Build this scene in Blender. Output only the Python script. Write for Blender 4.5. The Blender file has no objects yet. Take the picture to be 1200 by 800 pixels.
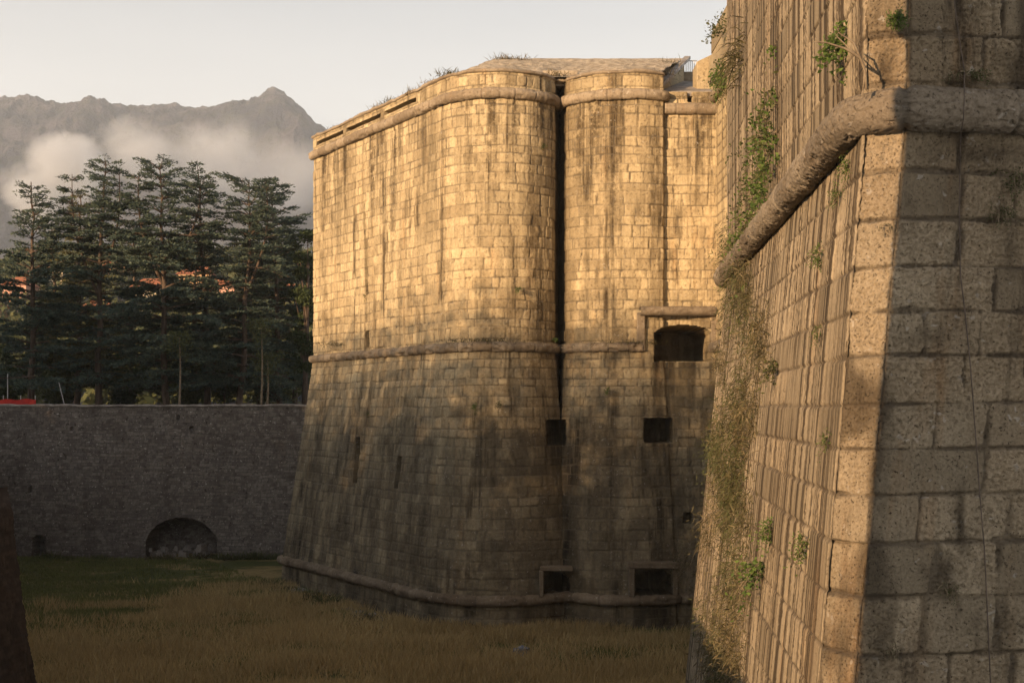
import bpy, math, random
import numpy as np
from mathutils import Vector
R = math.radians
scene = bpy.context.scene
COL = scene.collection
rng = np.random.default_rng(7)
random.seed(7)
F, CX, HY = 1500.0, 600.0, 478.0          # focal length, centre column and horizon row of the photograph

# ------------------------------------------------------------------ helpers
def _h(ix, iy, iz, seed):
    n = (ix.astype(np.int64) * 374761393 + iy.astype(np.int64) * 668265263 + iz.astype(np.int64) * 2147483647 + seed * 974634777) & 0xFFFFFFFF
    n = ((n ^ (n >> 13)) * 1274126177) & 0xFFFFFFFF
    n = ((n ^ (n >> 16)) * 2246822519) & 0xFFFFFFFF
    return ((n ^ (n >> 15)) & 0xFFFFFF) / float(0xFFFFFF)
def vn(x, y, z=0.0, seed=0):
    x, y, z = np.broadcast_arrays(np.asarray(x, float), np.asarray(y, float), np.asarray(z, float))
    ix, iy, iz = np.floor(x), np.floor(y), np.floor(z)
    fx, fy, fz = x - ix, y - iy, z - iz
    fx = fx * fx * (3 - 2 * fx); fy = fy * fy * (3 - 2 * fy); fz = fz * fz * (3 - 2 * fz)
    r = 0
    for a in (0, 1):
        wa = fx if a else 1 - fx
        for b in (0, 1):
            wb = fy if b else 1 - fy
            for c in (0, 1):
                wc = fz if c else 1 - fz
                r = r + wa * wb * wc * _h(ix + a, iy + b, iz + c, seed)
    return r
def fbm(x, y, z=0.0, octs=4, seed=0, gain=.5):
    s = 0; a = 1; t = 0; f = 1
    for o in range(octs):
        s = s + a * vn(np.asarray(x) * f, np.asarray(y) * f, np.asarray(z) * f, seed + o * 17); t += a; a *= gain; f *= 2.03
    return s / t
def sst(a, b, x):
    t = np.clip((x - a) / (b - a), 0, 1); return t * t * (3 - 2 * t)

def mesh_np(name, verts, faces, mat=None, parent=None, attrs=None, uv=None, smooth=True):
    """verts (n,3), faces (m,k) with k = 3 or 4 -> one linked mesh object"""
    verts = np.asarray(verts, np.float32); faces = np.asarray(faces, np.int32)
    m, k = faces.shape
    me = bpy.data.meshes.new(name)
    me.vertices.add(len(verts)); me.vertices.foreach_set('co', verts.ravel())
    me.loops.add(m * k); me.loops.foreach_set('vertex_index', faces.ravel())
    me.polygons.add(m); me.polygons.foreach_set('loop_start', np.arange(0, m * k, k, dtype=np.int32))
    me.polygons.foreach_set('loop_total', np.full(m, k, np.int32))
    me.polygons.foreach_set('use_smooth', np.full(m, bool(smooth)))
    if uv is not None:
        l = me.uv_layers.new(name='UVMap'); l.data.foreach_set('uv', np.asarray(uv, np.float32)[faces.ravel()].ravel())
    for an, av in (attrs or {}).items():
        a = me.attributes.new(an, 'FLOAT', 'POINT'); a.data.foreach_set('value', np.asarray(av, np.float32).ravel())
    me.update(); me.validate()
    o = bpy.data.objects.new(name, me); COL.objects.link(o)
    if mat: me.materials.append(mat)
    if parent: o.parent = parent; o.matrix_parent_inverse = parent.matrix_world.inverted()
    return o
def tag(o, label=None, cat=None, group=None, kind=None):
    if label: o['label'] = label
    if cat: o['category'] = cat
    if group: o['group'] = group
    if kind: o['kind'] = kind
    return o
def thing(name, loc, label, cat, group=None):
    o = bpy.data.objects.new(name, None); COL.objects.link(o); o.location = loc; o.empty_display_size = .3
    bpy.context.view_layer.update()
    return tag(o, label, cat, group)
class MB:
    """collects boxes, tubes and loose quads, world coordinates"""
    def __init__(s): s.v = []; s.f = []; s.n = 0
    def add(s, v, f):
        v = np.asarray(v, float); s.v.append(v); s.f.append(np.asarray(f) + s.n); s.n += len(v)
    def box(s, c, size, rz=0.0, taper=0.0):
        x, y, z = [q / 2 for q in size]
        v = np.array([[-x, -y, -z], [x, -y, -z], [x, y, -z], [-x, y, -z], [-x, -y, z], [x, -y, z], [x, y, z], [-x, y, z]], float)
        if taper: v[4:, :2] *= (1 - taper)
        ca, sa = math.cos(rz), math.sin(rz)
        v = np.c_[v[:, 0] * ca - v[:, 1] * sa, v[:, 0] * sa + v[:, 1] * ca, v[:, 2]] + np.array(c)
        s.add(v, [[0, 3, 2, 1], [4, 5, 6, 7], [0, 1, 5, 4], [1, 2, 6, 5], [2, 3, 7, 6], [3, 0, 4, 7]])
    def hexa(s, b, t):
        v = np.array(list(b) + list(t), float)
        s.add(v, [[0, 3, 2, 1], [4, 5, 6, 7], [0, 1, 5, 4], [1, 2, 6, 5], [2, 3, 7, 6], [3, 0, 4, 7]])
    def tube(s, pts, rad, n=8, wob=0.0):
        pts = np.asarray(pts, float); rad = np.broadcast_to(np.asarray(rad, float), (len(pts),))
        tg = np.gradient(pts, axis=0); tg /= np.linalg.norm(tg, axis=1)[:, None] + 1e-9
        up = np.array([0, 0, 1.0]) if abs(tg[:, 2]).mean() < .8 else np.array([1.0, 0, 0])
        a = np.cross(tg, up); a /= np.linalg.norm(a, axis=1)[:, None] + 1e-9; b = np.cross(a, tg)
        th = np.linspace(0, 2 * math.pi, n, endpoint=False)
        rr = rad[:, None] * (1 + wob * (rng.random((len(pts), n)) - .5))
        v = pts[:, None, :] + rr[..., None] * (np.cos(th)[None, :, None] * a[:, None, :] + np.sin(th)[None, :, None] * b[:, None, :])
        i, j = np.meshgrid(np.arange(len(pts) - 1), np.arange(n), indexing='ij'); j2 = (j + 1) % n
        f = np.stack([i * n + j, i * n + j2, (i + 1) * n + j2, (i + 1) * n + j], -1).reshape(-1, 4)
        s.add(v.reshape(-1, 3), f)
    def build(s, name, mat, parent=None, smooth=False, attrs=None):
        return mesh_np(name, np.concatenate(s.v), np.concatenate(s.f), mat, parent, attrs, smooth=smooth)

# ------------------------------------------------------------------ materials
class NT:
    def __init__(s, name):
        s.m = bpy.data.materials.new(name); s.m.use_nodes = True; s.t = s.m.node_tree
        s.b = s.t.nodes['Principled BSDF']; s.out = s.t.nodes['Material Output']
        s.b.inputs['Roughness'].default_value = .9; s.b.inputs['Specular IOR Level'].default_value = .2
    def n(s, ty, **kw):
        o = s.t.nodes.new(ty)
        for k, v in kw.items(): setattr(o, k, v)
        return o
    def l(s, a, b): s.t.links.new(a, b)
    def val(s, node, name, v):
        node.inputs[name].default_value = v; return node
    def attr(s, nm):
        a = s.n('ShaderNodeAttribute'); a.attribute_name = nm; return a.outputs['Fac']
    def coords(s, kind='Object', scale=(1, 1, 1)):
        tc = s.n('ShaderNodeTexCoord'); mp = s.n('ShaderNodeMapping'); mp.inputs['Scale'].default_value = scale
        s.l(tc.outputs[kind], mp.inputs[0]); return mp.outputs[0]
    def noise(s, vec, scale, detail=4, rough=.6, lo=None, hi=None):
        t = s.n('ShaderNodeTexNoise'); t.inputs['Scale'].default_value = scale; t.inputs['Detail'].default_value = detail
        t.inputs['Roughness'].default_value = rough; s.l(vec, t.inputs['Vector'])
        return t.outputs['Fac'] if lo is None else s.ramp(t.outputs['Fac'], lo, hi)
    def ramp(s, f, lo, hi, a=0.0, b=1.0):
        m = s.n('ShaderNodeMapRange'); m.interpolation_type = 'SMOOTHSTEP'
        for i, v in ((1, lo), (2, hi), (3, a), (4, b)): m.inputs[i].default_value = v
        s.l(f, m.inputs[0]); return m.outputs[0]
    def math(s, op, a, b=None):
        m = s.n('ShaderNodeMath'); m.operation = op
        for i, v in ((0, a), (1, b)):
            if v is None: continue
            if isinstance(v, (int, float)): m.inputs[i].default_value = v
            else: s.l(v, m.inputs[i])
        return m.outputs[0]
    def mix(s, f, a, b, mode='MIX'):
        m = s.n('ShaderNodeMix'); m.data_type = 'RGBA'; m.blend_type = mode
        for i, v in ((0, f), (6, a), (7, b)):
            if isinstance(v, (int, float)): m.inputs[i].default_value = v
            elif isinstance(v, tuple): m.inputs[i].default_value = (*v, 1)
            else: s.l(v, m.inputs[i])
        return m.outputs[2]
    def bump(s, h, strength, dist):
        b = s.n('ShaderNodeBump'); b.inputs['Strength'].default_value = strength; b.inputs['Distance'].default_value = dist
        s.l(h, b.inputs['Height']); s.l(b.outputs[0], s.b.inputs['Normal'])
    def color(s, c):
        if isinstance(c, tuple): s.b.inputs['Base Color'].default_value = (*c, 1)
        else: s.l(c, s.b.inputs['Base Color'])

def stone(name, ca, cb, mortar, streak=.6, streak_u=1.4, streak_v=.07, pit=.3, pit_scale=9, rust=.25, zdark=None, bump=.02, bscale=14, grime=.35, spots=0.0, stk_lo=.5, stk_hi=.68, broad=0.0, fine=.5, topstreak=0.0, sbr=(.35, .6)):
    m = NT(name); o = m.coords('Object'); uv = m.coords('UV')
    c = m.mix(m.attr('blk'), ca, cb)
    big = m.noise(o, .35, 3, .6, .35, .7)
    c = m.mix(m.math('MULTIPLY', big, grime), c, (.62, .56, .5), 'MULTIPLY')
    if rust:
        us = m.coords('UV', (1.1, .16, 1)); rs = m.noise(us, 1.3, 4, .65, .55, .75)
        c = m.mix(m.math('MULTIPLY', rs, rust), c, (.95, .55, .22), 'MULTIPLY')
    fn_ = m.noise(o, bscale, 5, .7, .3, .7)
    c = m.mix(m.math('MULTIPLY', fn_, fine), c, (.62, .6, .58), 'MULTIPLY')
    if streak:
        us = m.coords('UV', (streak_u, streak_v, 1)); st = m.noise(us, 1.0, 5, .72, stk_lo, stk_hi)
        br = m.noise(o, .5, 3, .6, *sbr)
        c = m.mix(m.math('MULTIPLY', m.math('MULTIPLY', st, br), streak), c, (.2, .18, .165), 'MULTIPLY')
    if topstreak:
        spz = m.n('ShaderNodeSeparateXYZ'); tcz = m.n('ShaderNodeTexCoord'); m.l(tcz.outputs['UV'], spz.inputs[0])
        zt_ = m.math('ADD', spz.outputs['Y'], m.ramp(m.noise(m.coords('UV', (.8, .02, 1)), 1.0, 5, .7), .3, .7, -5, 3))
        tz = m.math('MULTIPLY', m.ramp(zt_, 6, 12.5), m.ramp(spz.outputs['Y'], 14.5, 14.0))
        ts = m.noise(m.coords('UV', (1.5, .05, 1)), 1.0, 6, .75, .46, .60)
        ts = m.math('MULTIPLY', m.math('MULTIPLY', ts, tz), m.noise(o, 2.6, 5, .75, .3, .55))
        c = m.mix(m.math('MULTIPLY', ts, topstreak), c, (.22, .195, .17), 'MULTIPLY')
    if broad:
        bs_ = m.noise(m.coords('UV', (.55, .045, 1)), 1.0, 5, .68, .46, .66)
        c = m.mix(m.math('MULTIPLY', m.math('MULTIPLY', bs_, m.noise(o, 1.1, 5, .7, .3, .6)), broad), c, (.36, .33, .3), 'MULTIPLY')
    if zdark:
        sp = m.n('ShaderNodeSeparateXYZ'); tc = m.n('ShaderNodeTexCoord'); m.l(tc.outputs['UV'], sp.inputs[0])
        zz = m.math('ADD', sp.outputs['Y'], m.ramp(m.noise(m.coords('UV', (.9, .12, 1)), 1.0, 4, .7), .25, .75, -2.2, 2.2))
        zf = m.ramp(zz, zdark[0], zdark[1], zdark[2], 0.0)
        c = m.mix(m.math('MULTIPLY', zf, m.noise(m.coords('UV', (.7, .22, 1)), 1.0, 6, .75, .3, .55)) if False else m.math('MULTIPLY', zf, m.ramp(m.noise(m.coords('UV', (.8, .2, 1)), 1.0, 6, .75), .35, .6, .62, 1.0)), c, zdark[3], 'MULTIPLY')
    if spots:
        s1 = m.noise(o, 6.5, 2, .8, .64, .7); c = m.mix(m.math('MULTIPLY', s1, spots), c, (.5, .48, .45))
    c = m.mix(m.math('MULTIPLY', m.attr('soot_shade'), .9), c, (.17, .155, .14), 'MULTIPLY')  # dark stains, plus the painted shade of the groove
    p1 = m.noise(o, pit_scale, 3, .75, .58, .68)
    c = m.mix(m.math('MULTIPLY', p1, pit), c, (.22, .18, .15), 'MULTIPLY')
    jf = m.math('MULTIPLY', m.attr('jnt'), m.noise(o, 1.3, 3, .6, .2, .6))
    c = m.mix(m.math('MULTIPLY', jf, .85), c, mortar)
    m.color(c)
    m.bump(m.math('SUBTRACT', m.noise(o, bscale, 6, .72), m.math('MULTIPLY', p1, .6)), .9, bump)
    return m.m

M = {}
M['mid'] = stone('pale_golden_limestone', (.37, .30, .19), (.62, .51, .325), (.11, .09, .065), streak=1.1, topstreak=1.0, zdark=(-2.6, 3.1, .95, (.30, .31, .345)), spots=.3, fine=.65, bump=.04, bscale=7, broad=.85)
M['midroll'] = stone('weathered_moulding_stone', (.22, .175, .125), (.36, .30, .225), (.09, .07, .055), streak=.3, spots=.4, bump=.03, bscale=9, zdark=(-4, 4, .8, (.5, .47, .45)))
M['near'] = stone('pitted_limestone_blocks', (.225, .185, .13), (.46, .38, .27), (.075, .058, .042), streak=.9, streak_u=3.0, streak_v=.35, pit=.9, pit_scale=42, rust=.5, bump=.03, bscale=38, grime=.7, spots=.3, fine=.85)
M['nearside'] = stone('streaked_limestone_blocks', (.26, .215, .15), (.46, .38, .27), (.09, .07, .05), streak=1.2, fine=.6, sbr=(.2, .45), streak_u=4.5, streak_v=.05, pit=.4, pit_scale=20, rust=.3, bump=.015, bscale=30, grime=.35, stk_lo=.44, stk_hi=.6)
M['nearroll'] = stone('grey_pitted_moulding', (.21, .18, .145), (.35, .305, .245), (.07, .06, .05), streak=0, pit=.6, pit_scale=22, rust=.1, bump=.03, bscale=30, spots=.25, fine=.9, grime=.8)
M['rubble'] = stone('dark_rubble_masonry', (.12, .105, .096), (.26, .235, .215), (.09, .08, .073), streak=.5, streak_u=.6, streak_v=.15, pit=.8, pit_scale=4.5, rust=.12, bump=.09, bscale=8, spots=.8, fine=.8)
M['brick'] = stone('dark_red_brick', (.032, .026, .023), (.07, .052, .045), (.03, .025, .022), streak=.4, pit=.4, rust=.1, bump=.02, bscale=14)

def plain(name, ca, cb, scale=3, rough=.9, bump=None, metal=0, bdist=.02, lo=.35, hi=.65, vec=(1, 1, 1)):
    m = NT(name); o = m.coords('Object', vec); m.color(m.mix(m.noise(o, scale, 5, .65, lo, hi), ca, cb))
    m.b.inputs['Roughness'].default_value = rough; m.b.inputs['Metallic'].default_value = metal
    if bump: m.bump(m.noise(o, scale * 3, 5, .7), bump, bdist)
    return m.m
def leaf(name, ca, cb, trans=.35):
    m = NT(name); c = m.mix(m.attr('rnd'), ca, cb); m.color(c); m.b.inputs['Roughness'].default_value = .65
    tr = m.n('ShaderNodeBsdfTranslucent'); m.l(c, tr.inputs[0]); mx = m.n('ShaderNodeMixShader'); mx.inputs[0].default_value = trans
    m.l(m.b.outputs[0], mx.inputs[1]); m.l(tr.outputs[0], mx.inputs[2]); m.l(mx.outputs[0], m.out.inputs[0]); return m.m
M['gravel'] = plain('gravelly_roof_stone', (.26, .215, .16), (.5, .42, .32), 3.2, bump=.9, bdist=.08)
M['slate'] = plain('grey_roof_slab', (.17, .15, .14), (.33, .3, .27), 2.0, bump=.5)
M['bark'] = plain('cedar_bark', (.05, .035, .026), (.11, .08, .06), 6, bump=.6, vec=(1, 1, .2))
M['twig'] = plain('dry_twig', (.12, .09, .06), (.24, .19, .13), 8)
M['metal'] = plain('grey_painted_metal', (.3, .3, .3), (.4, .4, .4), 5, rough=.5, metal=.5)
M['cable'] = plain('dark_cable', (.07, .055, .045), (.12, .09, .07), 9, rough=.7)
M['rust'] = plain('rusty_iron', (.12, .07, .04), (.22, .13, .08), 9, rough=.8)
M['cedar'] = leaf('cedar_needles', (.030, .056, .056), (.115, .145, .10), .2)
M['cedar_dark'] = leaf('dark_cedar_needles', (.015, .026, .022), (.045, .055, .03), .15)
M['cedar_warm'] = leaf('olive_cedar_needles', (.055, .058, .025), (.15, .135, .055), .2)
M['leafg'] = leaf('green_leaves', (.045, .085, .02), (.14, .20, .05))
M['leafo'] = leaf('olive_leaves', (.05, .062, .024), (.12, .125, .05))
M['dry'] = leaf('dry_straw_grass', (.075, .06, .032), (.22, .175, .10), .25)
M['dryolive'] = leaf('dry_olive_scrub', (.04, .038, .018), (.14, .12, .06), .25)
M['dark_leaf'] = leaf('dark_park_leaves', (.025, .04, .015), (.06, .08, .03), .2)

# ------------------------------------------------------------------ masonry walls
def masonry(u, z, ch, wr, seed, jw, warp=.03, zoff=0.0, chvar=.12, forced=()):
    """block pattern: distance to the joints and two random numbers per block"""
    r = np.random.default_rng(seed)
    uw = u + warp * 2 * (fbm(u * 1.1, z * 1.1, seed + .5, 3, seed) - .5) * 2
    zw = z + warp * 2 * (fbm(u * .35, z * .9, seed + 9.5, 3, seed + 5) - .5) * 2
    zmin, zmax = z.min() - 1, z.max() + 1
    hs = []; s = zmin - zoff
    while s < zmax + 2.5 * ch: hs.append(s); s += ch * (1 + chvar * (r.random() - .5) * 2)
    hs = np.array(hs); k = np.clip(np.searchsorted(hs, zw) - 1, 0, len(hs) - 2)
    dz = np.minimum(zw - hs[k], hs[k + 1] - zw)
    du = np.ones_like(u); b1 = np.zeros_like(u) + .5; b2 = np.zeros_like(u) + .5; tl = np.zeros_like(u)
    umin, umax = u.min() - 2, u.max() + 3
    for q in range(len(hs) - 1):
        s = umin + r.random() * wr[1]; bs = [umin - 1]
        while s < umax: bs.append(s); s += wr[0] + r.random() * (wr[1] - wr[0])
        bs.append(umax + 9); bs = np.array(sorted([v_ for v_ in bs if all(abs(v_ - f_) > .3 for f_ in forced)] + list(forced))); r1 = r.random(len(bs)); r2 = r.random(len(bs))
        mk = k == q
        if not mk.any(): continue
        uu = uw[mk]; j = np.clip(np.searchsorted(bs, uu) - 1, 0, len(bs) - 2)
        du[mk] = np.minimum(uu - bs[j], bs[j + 1] - uu); b1[mk] = r1[j]; b2[mk] = r2[j]
        tl[mk] = (uu - bs[j]) / (bs[j + 1] - bs[j]) - .5
    kk = jw * 1.2
    hh = np.clip(.5 + .5 * (du - dz) / kk, 0, 1)
    d = du * (1 - hh) + dz * hh - kk * hh * (1 - hh)      # smooth minimum: rounded block corners
    return d, b1, b2, tl

def columns(keys, du):
    """keys: (x, y, ox, oy): plan point and batter offset per metre. returns column arrays"""
    K = np.array(keys, float); seg = np.diff(K[:, :2], axis=0); L = np.linalg.norm(seg, axis=1)
    nrm = np.c_[seg[:, 1], -seg[:, 0]] / L[:, None]
    X = []; N = []; U = []; u0 = 0
    for i in range(len(seg)):
        n = max(1, int(round(L[i] / (du[i] if hasattr(du, '__len__') else du))))
        t = np.arange(n) / n
        X.append(K[i] + (K[i + 1] - K[i]) * t[:, None]); nn = np.repeat(nrm[i][None], n, 0)
        if i: nn[0] = nrm[i] + nrm[i - 1]
        N.append(nn); U.append(u0 + t * L[i]); u0 += L[i]
    X.append(K[-1:]); N.append(nrm[-1:]); U.append([u0])
    X = np.concatenate(X); N = np.concatenate(N); U = np.concatenate(U); N /= np.linalg.norm(N, axis=1)[:, None]
    return dict(P=X[:, :2], O=X[:, 2:4], N=N, U=U)
ZM, ZL, ZT, FLOOR = 2.75, -8.5, 14.15, -9.85
def wall(name, cols, zs, mat, parent, ch, wr, seed, jw, jd, blockd, rough, rs, openings=None, zlow=ZL, uv0=0.0, pits=0.0, pitscale=30, warp=.03, missing=.0, vflute=0.0, zoff=0.0, forced=(), fu=2.2, edge=0.0, chvar=.12, soot_shade=None):
    P, O, N, U = cols['P'], cols['O'], cols['N'], cols['U']
    nz, nu = len(zs), len(U)
    u = np.broadcast_to(U, (nz, nu)).copy(); z = np.broadcast_to(np.asarray(zs)[:, None], (nz, nu)).copy()
    h = np.clip(ZM - z, 0, ZM - zlow)
    x = P[None, :, 0] + O[None, :, 0] * h; y = P[None, :, 1] + O[None, :, 1] * h
    d, b1, b2, tl = masonry(u, z, ch, wr, seed, jw, warp, zoff, chvar, forced)
    dn = d + jw * 1.3 * (fbm(u * 9, z * 9, 2.2, 3, seed + 3) - .5)
    if edge: dn = dn + edge * (fbm(u * 3.1, z * 3.1, 5.2, 3, seed + 71) - .5) * 2 - edge * .9 * sst(.58, .75, fbm(u * 2, z * 2, 8.2, 3, seed + 72))
    j = 1 - sst(jw * .25, jw * 1.1, dn)
    gone = (b2 > 1 - missing)
    disp = -jd * j + blockd * (b2 - .5) * 2 + blockd * 1.2 * tl * (b1 - .5) + rough * (fbm(u * rs, z * rs, 4.4, 4, seed + 11) - .5) * 2
    if pits:
        pn = fbm(u * pitscale, z * pitscale, 7.7, 3, seed + 31, .6); pm = fbm(u * 1.7, z * 1.7, 3.1, 2, seed + 33)
        disp -= pits * sst(.52, .72, pn + .22 * (pm - .5) + .4 * (b1 - .5) + .0)
    if vflute:
        disp += vflute * (fbm(u * fu, z * .12, 6.1, 4, seed + 41, .65) - .5) * 2 * sst(.35, .6, fbm(u * .3, z * .2, 1.1, 2, seed + 43))
    disp = disp - gone * jd * 2.2
    dx = N[None, :, 0] * disp; dy = N[None, :, 1] * disp
    px = CX + F * x / y; py = HY - F * z / y
    M_ = np.zeros(u.shape, bool)
    for fn in (openings or []):
        m, depth, ydir = fn(px, py, z, u)
        if ydir: dx = np.where(m, 0, dx); dy = np.where(m, depth, dy)
        else: dx = np.where(m, -N[None, :, 0] * depth, dx); dy = np.where(m, -N[None, :, 1] * depth, dy)
        j = np.where(m, 0, j); M_ |= m
    V = np.stack([x + dx, y + dy, z], -1).reshape(-1, 3)
    a, b = np.meshgrid(np.arange(nz - 1), np.arange(nu - 1), indexing='ij')
    f = np.stack([a * nu + b, a * nu + b + 1, (a + 1) * nu + b + 1, (a + 1) * nu + b], -1).reshape(-1, 4)
    so = np.zeros(u.shape) if soot_shade is None else soot_shade(u, z, px, py)
    o_w = mesh_np(name, V, f, mat, parent, dict(soot_shade=np.clip(so, 0, 1).ravel(), jnt=j.ravel(), blk=np.clip(b1 * .8 + .2 * fbm(u * 2, z * 2, 0, 3, seed + 2), 0, 1).ravel()),
                   uv=np.c_[u.ravel() + uv0, z.ravel()], smooth=True)
    o_w.data.polygons.foreach_set('use_smooth', ~M_.ravel()[f].any(1)); o_w.data.update()
    return o_w
def roll(name, cols, zc, r, mat, parent, seed, out=.55, nt=18, wob=.12, stone_len=.8, a0=-95, a1=110, squash=1.0, ulo=None, uhi=None, fl=0.0, openings=None, chips=.0, micro=0.0):
    """half-round string course following a wall"""
    P, O, N, U = cols['P'], cols['O'], cols['N'], cols['U']
    mk = np.ones(len(U), bool)
    if ulo is not None: mk &= U >= ulo
    if uhi is not None: mk &= U <= uhi
    P, O, N, U = P[mk], O[mk], N[mk], U[mk]
    h = np.clip(ZM - zc, 0, ZM - ZL); B = P + O * h
    kern = max(1, int(r * .9 / max(1e-3, np.median(np.diff(U))))); kern += 1 - kern % 2
    Ns = N.copy()
    if kern > 1:
        pad = kern // 2; w = np.ones(kern) / kern
        for q in (0, 1): Ns[:, q] = np.convolve(np.pad(N[:, q], pad, mode='edge'), w, 'valid')
        Ns /= np.linalg.norm(Ns, axis=1)[:, None]
    th = np.radians(np.linspace(a0, a1, nt))
    u = U[:, None] * np.ones(nt)[None]; t = th[None] * np.ones(len(U))[:, None]
    ds, b1, b2, _ = masonry(u, np.zeros_like(u), 50, (stone_len * .7, stone_len * 1.3), seed, .03, .01)
    jn = 1 - sst(.006, .035, ds + 0 * u)
    rr = r * (1 + wob * (fbm(u * 2.4, t * 1.2, 0, 4, seed) - .5) * 2 + wob * .5 * (fbm(u * 12, t * 4, 1, 3, seed + 3) - .5) + .05 * (b2 - .5)) - jn * r * .12
    if fl: rr += fl * (fbm(u * 7, t * .6, 2, 3, seed + 8) - .5) * 2
    if chips: rr -= chips * sst(.62, .72, fbm(u * 1.8, t * 1.4, 3, 3, seed + 5))
    if micro: rr += micro * (fbm(u * 28, t * 6, 3, 3, seed + 15) - .5) * 2 - micro * 2.2 * sst(.6, .7, fbm(u * 22, t * 5, 8, 2, seed + 16))
    oo = (out * r - r * .35) + rr * np.cos(t); zz = zc + rr * np.sin(t) * squash
    dropm = sst(.5, .8, fbm(U * .25, 0, 0, 2, seed + 9)) * 0
    V = np.stack([B[:, 0:1] + Ns[:, 0:1] * oo, B[:, 1:2] + Ns[:, 1:2] * oo, zz], -1)
    nu = len(U); a, b = np.meshgrid(np.arange(nu - 1), np.arange(nt - 1), indexing='ij')
    f = np.stack([a * nt + b, (a + 1) * nt + b, (a + 1) * nt + b + 1, a * nt + b + 1], -1).reshape(-1, 4)
    V = V.reshape(-1, 3); uvv = np.c_[u.ravel(), zz.ravel()]; at = dict(jnt=jn.ravel() * .8, blk=b1.ravel())
    # end caps
    caps = []
    for e in (0, nu - 1):
        c = V[e * nt:(e + 1) * nt].mean(0); V = np.vstack([V, c]); uvv = np.vstack([uvv, uvv[e * nt]]); ci = len(V) - 1
        at['jnt'] = np.append(at['jnt'], 0); at['blk'] = np.append(at['blk'], .5)
        for q in range(nt - 1): caps.append([ci, e * nt + q, e * nt + q + 1, ci] if False else [ci, e * nt + q, e * nt + q + 1, e * nt + q + 1])
    # degenerate quads are avoided: caps are triangles written as a second small mesh part of the same object
    o = mesh_np(name, V, f, mat, parent, at, uv=uvv)
    me = o.data
    import bmesh
    bm = bmesh.new(); bm.from_mesh(me); bm.verts.ensure_lookup_table()
    for c in caps:
        try: bm.faces.new([bm.verts[c[0]], bm.verts[c[1]], bm.verts[c[2]]])
        except ValueError: pass
    bm.to_mesh(me); bm.free()
    return o
def arc(cx, cy, r, a0, a1, n, off=.1):
    """a = degrees of outward normal, 0 faces the camera (-Y), positive to the right"""
    out = []
    for a in np.radians(np.linspace(a0, a1, n)):
        out.append((cx + r * math.sin(a), cy - r * math.cos(a), math.sin(a) * off, -math.cos(a) * off))
    return out

# ================================================================== the distant bastion
bast = thing('double_lobed_bastion', (0, 60, FLOOR), 'tall golden limestone bastion with two rounded lobes, three rolled mouldings and a dark weathered foot', 'bastion')
r1, r2 = 3.02, 3.6
P1 = (-3.23, 59.0); c1 = (P1[0] + r1 * .852, P1[1] + r1 * .524)
c2 = (5.34, 61.35)
keys = [(-6.0, 84.5, -.06, .12), (-11.17, 71.9, -.155, .0)]
a1 = arc(c1[0], c1[1], r1, -58.4, 60, 26)
a2 = arc(c2[0], c2[1], r2, -52, 25, 22)
keys += a1 + [(2.22, 60.9, 0, -.1)] + a2 + [(6.90, 58.36, .03, -.1), (9.6, 58.36, .0, -.1)]
C_m = columns(keys, .042)
def rect(x0, x1, y0, y1, depth, ydir=True):
    return lambda px, py, z, u: ((px > x0) & (px < x1) & (py > y0) & (py < y1), depth, ydir)
def archo(x0, x1, ysp, ytop, y1, depth):
    def f(px, py, z, u):
        t = np.clip((px - (x0 + x1) / 2) / ((x1 - x0) / 2), -1, 1); top = ysp - (ysp - ytop) * np.sqrt(1 - t * t)
        return (px > x0) & (px < x1) & (py > top) & (py < y1), depth, True
    return f
def slit(xa, ya, xb, yb, w, depth):
    def f(px, py, z, u):
        t = np.clip((py - ya) / (yb - ya), 0, 1); xc = xa + (xb - xa) * t
        return (abs(px - xc) < w) & (py > ya) & (py < yb), depth, False
    return f
front = lambda px, py, z, u, fn=None: None
def only_front(f, umin, umax):
    def g(px, py, z, u):
        m, d, yd = f(px, py, z, u); return m & (u > umin) & (u < umax), d, yd
    return g
def in_u(f, lo): return lambda px, py, z, u: (lambda m, d, yd: (m & (u > lo), d, yd))(*f(px, py, z, u))
US = np.linalg.norm(np.array(keys[1][:2]) - np.array(keys[0][:2]))        # u where the visible face begins
ops = [archo(771, 832.5, 392, 381, 423, 3.2), rect(641, 663, 492, 521, 2.2), rect(755, 788, 490, 518, 2.6),
       archo(638, 667, 683, 671, 701, 1.8), archo(745, 788, 674, 669, 698, 2.2), rect(801, 811, 600, 612, .8),
       slit(420, 512, 416, 566, 2.4, .7), slit(468, 535, 464, 572, 2.2, .6), slit(427, 250, 430, 345, 1.2, .3), slit(431, 388, 431, 406, 1.8, .5),
       slit(585.5, 60, 585.5, 61, .1, .01)]
def lslot(xa, xb, dy0, dy1):
    def f(px, py, z, u):
        return (px > xa) & (px < xb) & (z > 14.62 + dy0) & (z < 14.62 + dy1), 2.6, False
    return f
ops += [lslot(371, 402, .06, .2), lslot(406, 446, .04, .19), lslot(450, 487, .06, .2), rect(806, 811, 109, 120, .8)]
ops = [in_u(f, US) for f in ops]
ops[0] = in_u(archo(767, 834, 392, 381, 423, 5.5), US + 24)
zs_m = np.arange(FLOOR - .5, 15.16, .042)
UG = C_m['U'][np.argmin(abs(C_m['P'][:, 0] - 2.22) + abs(C_m['P'][:, 1] - 60.9))]
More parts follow.
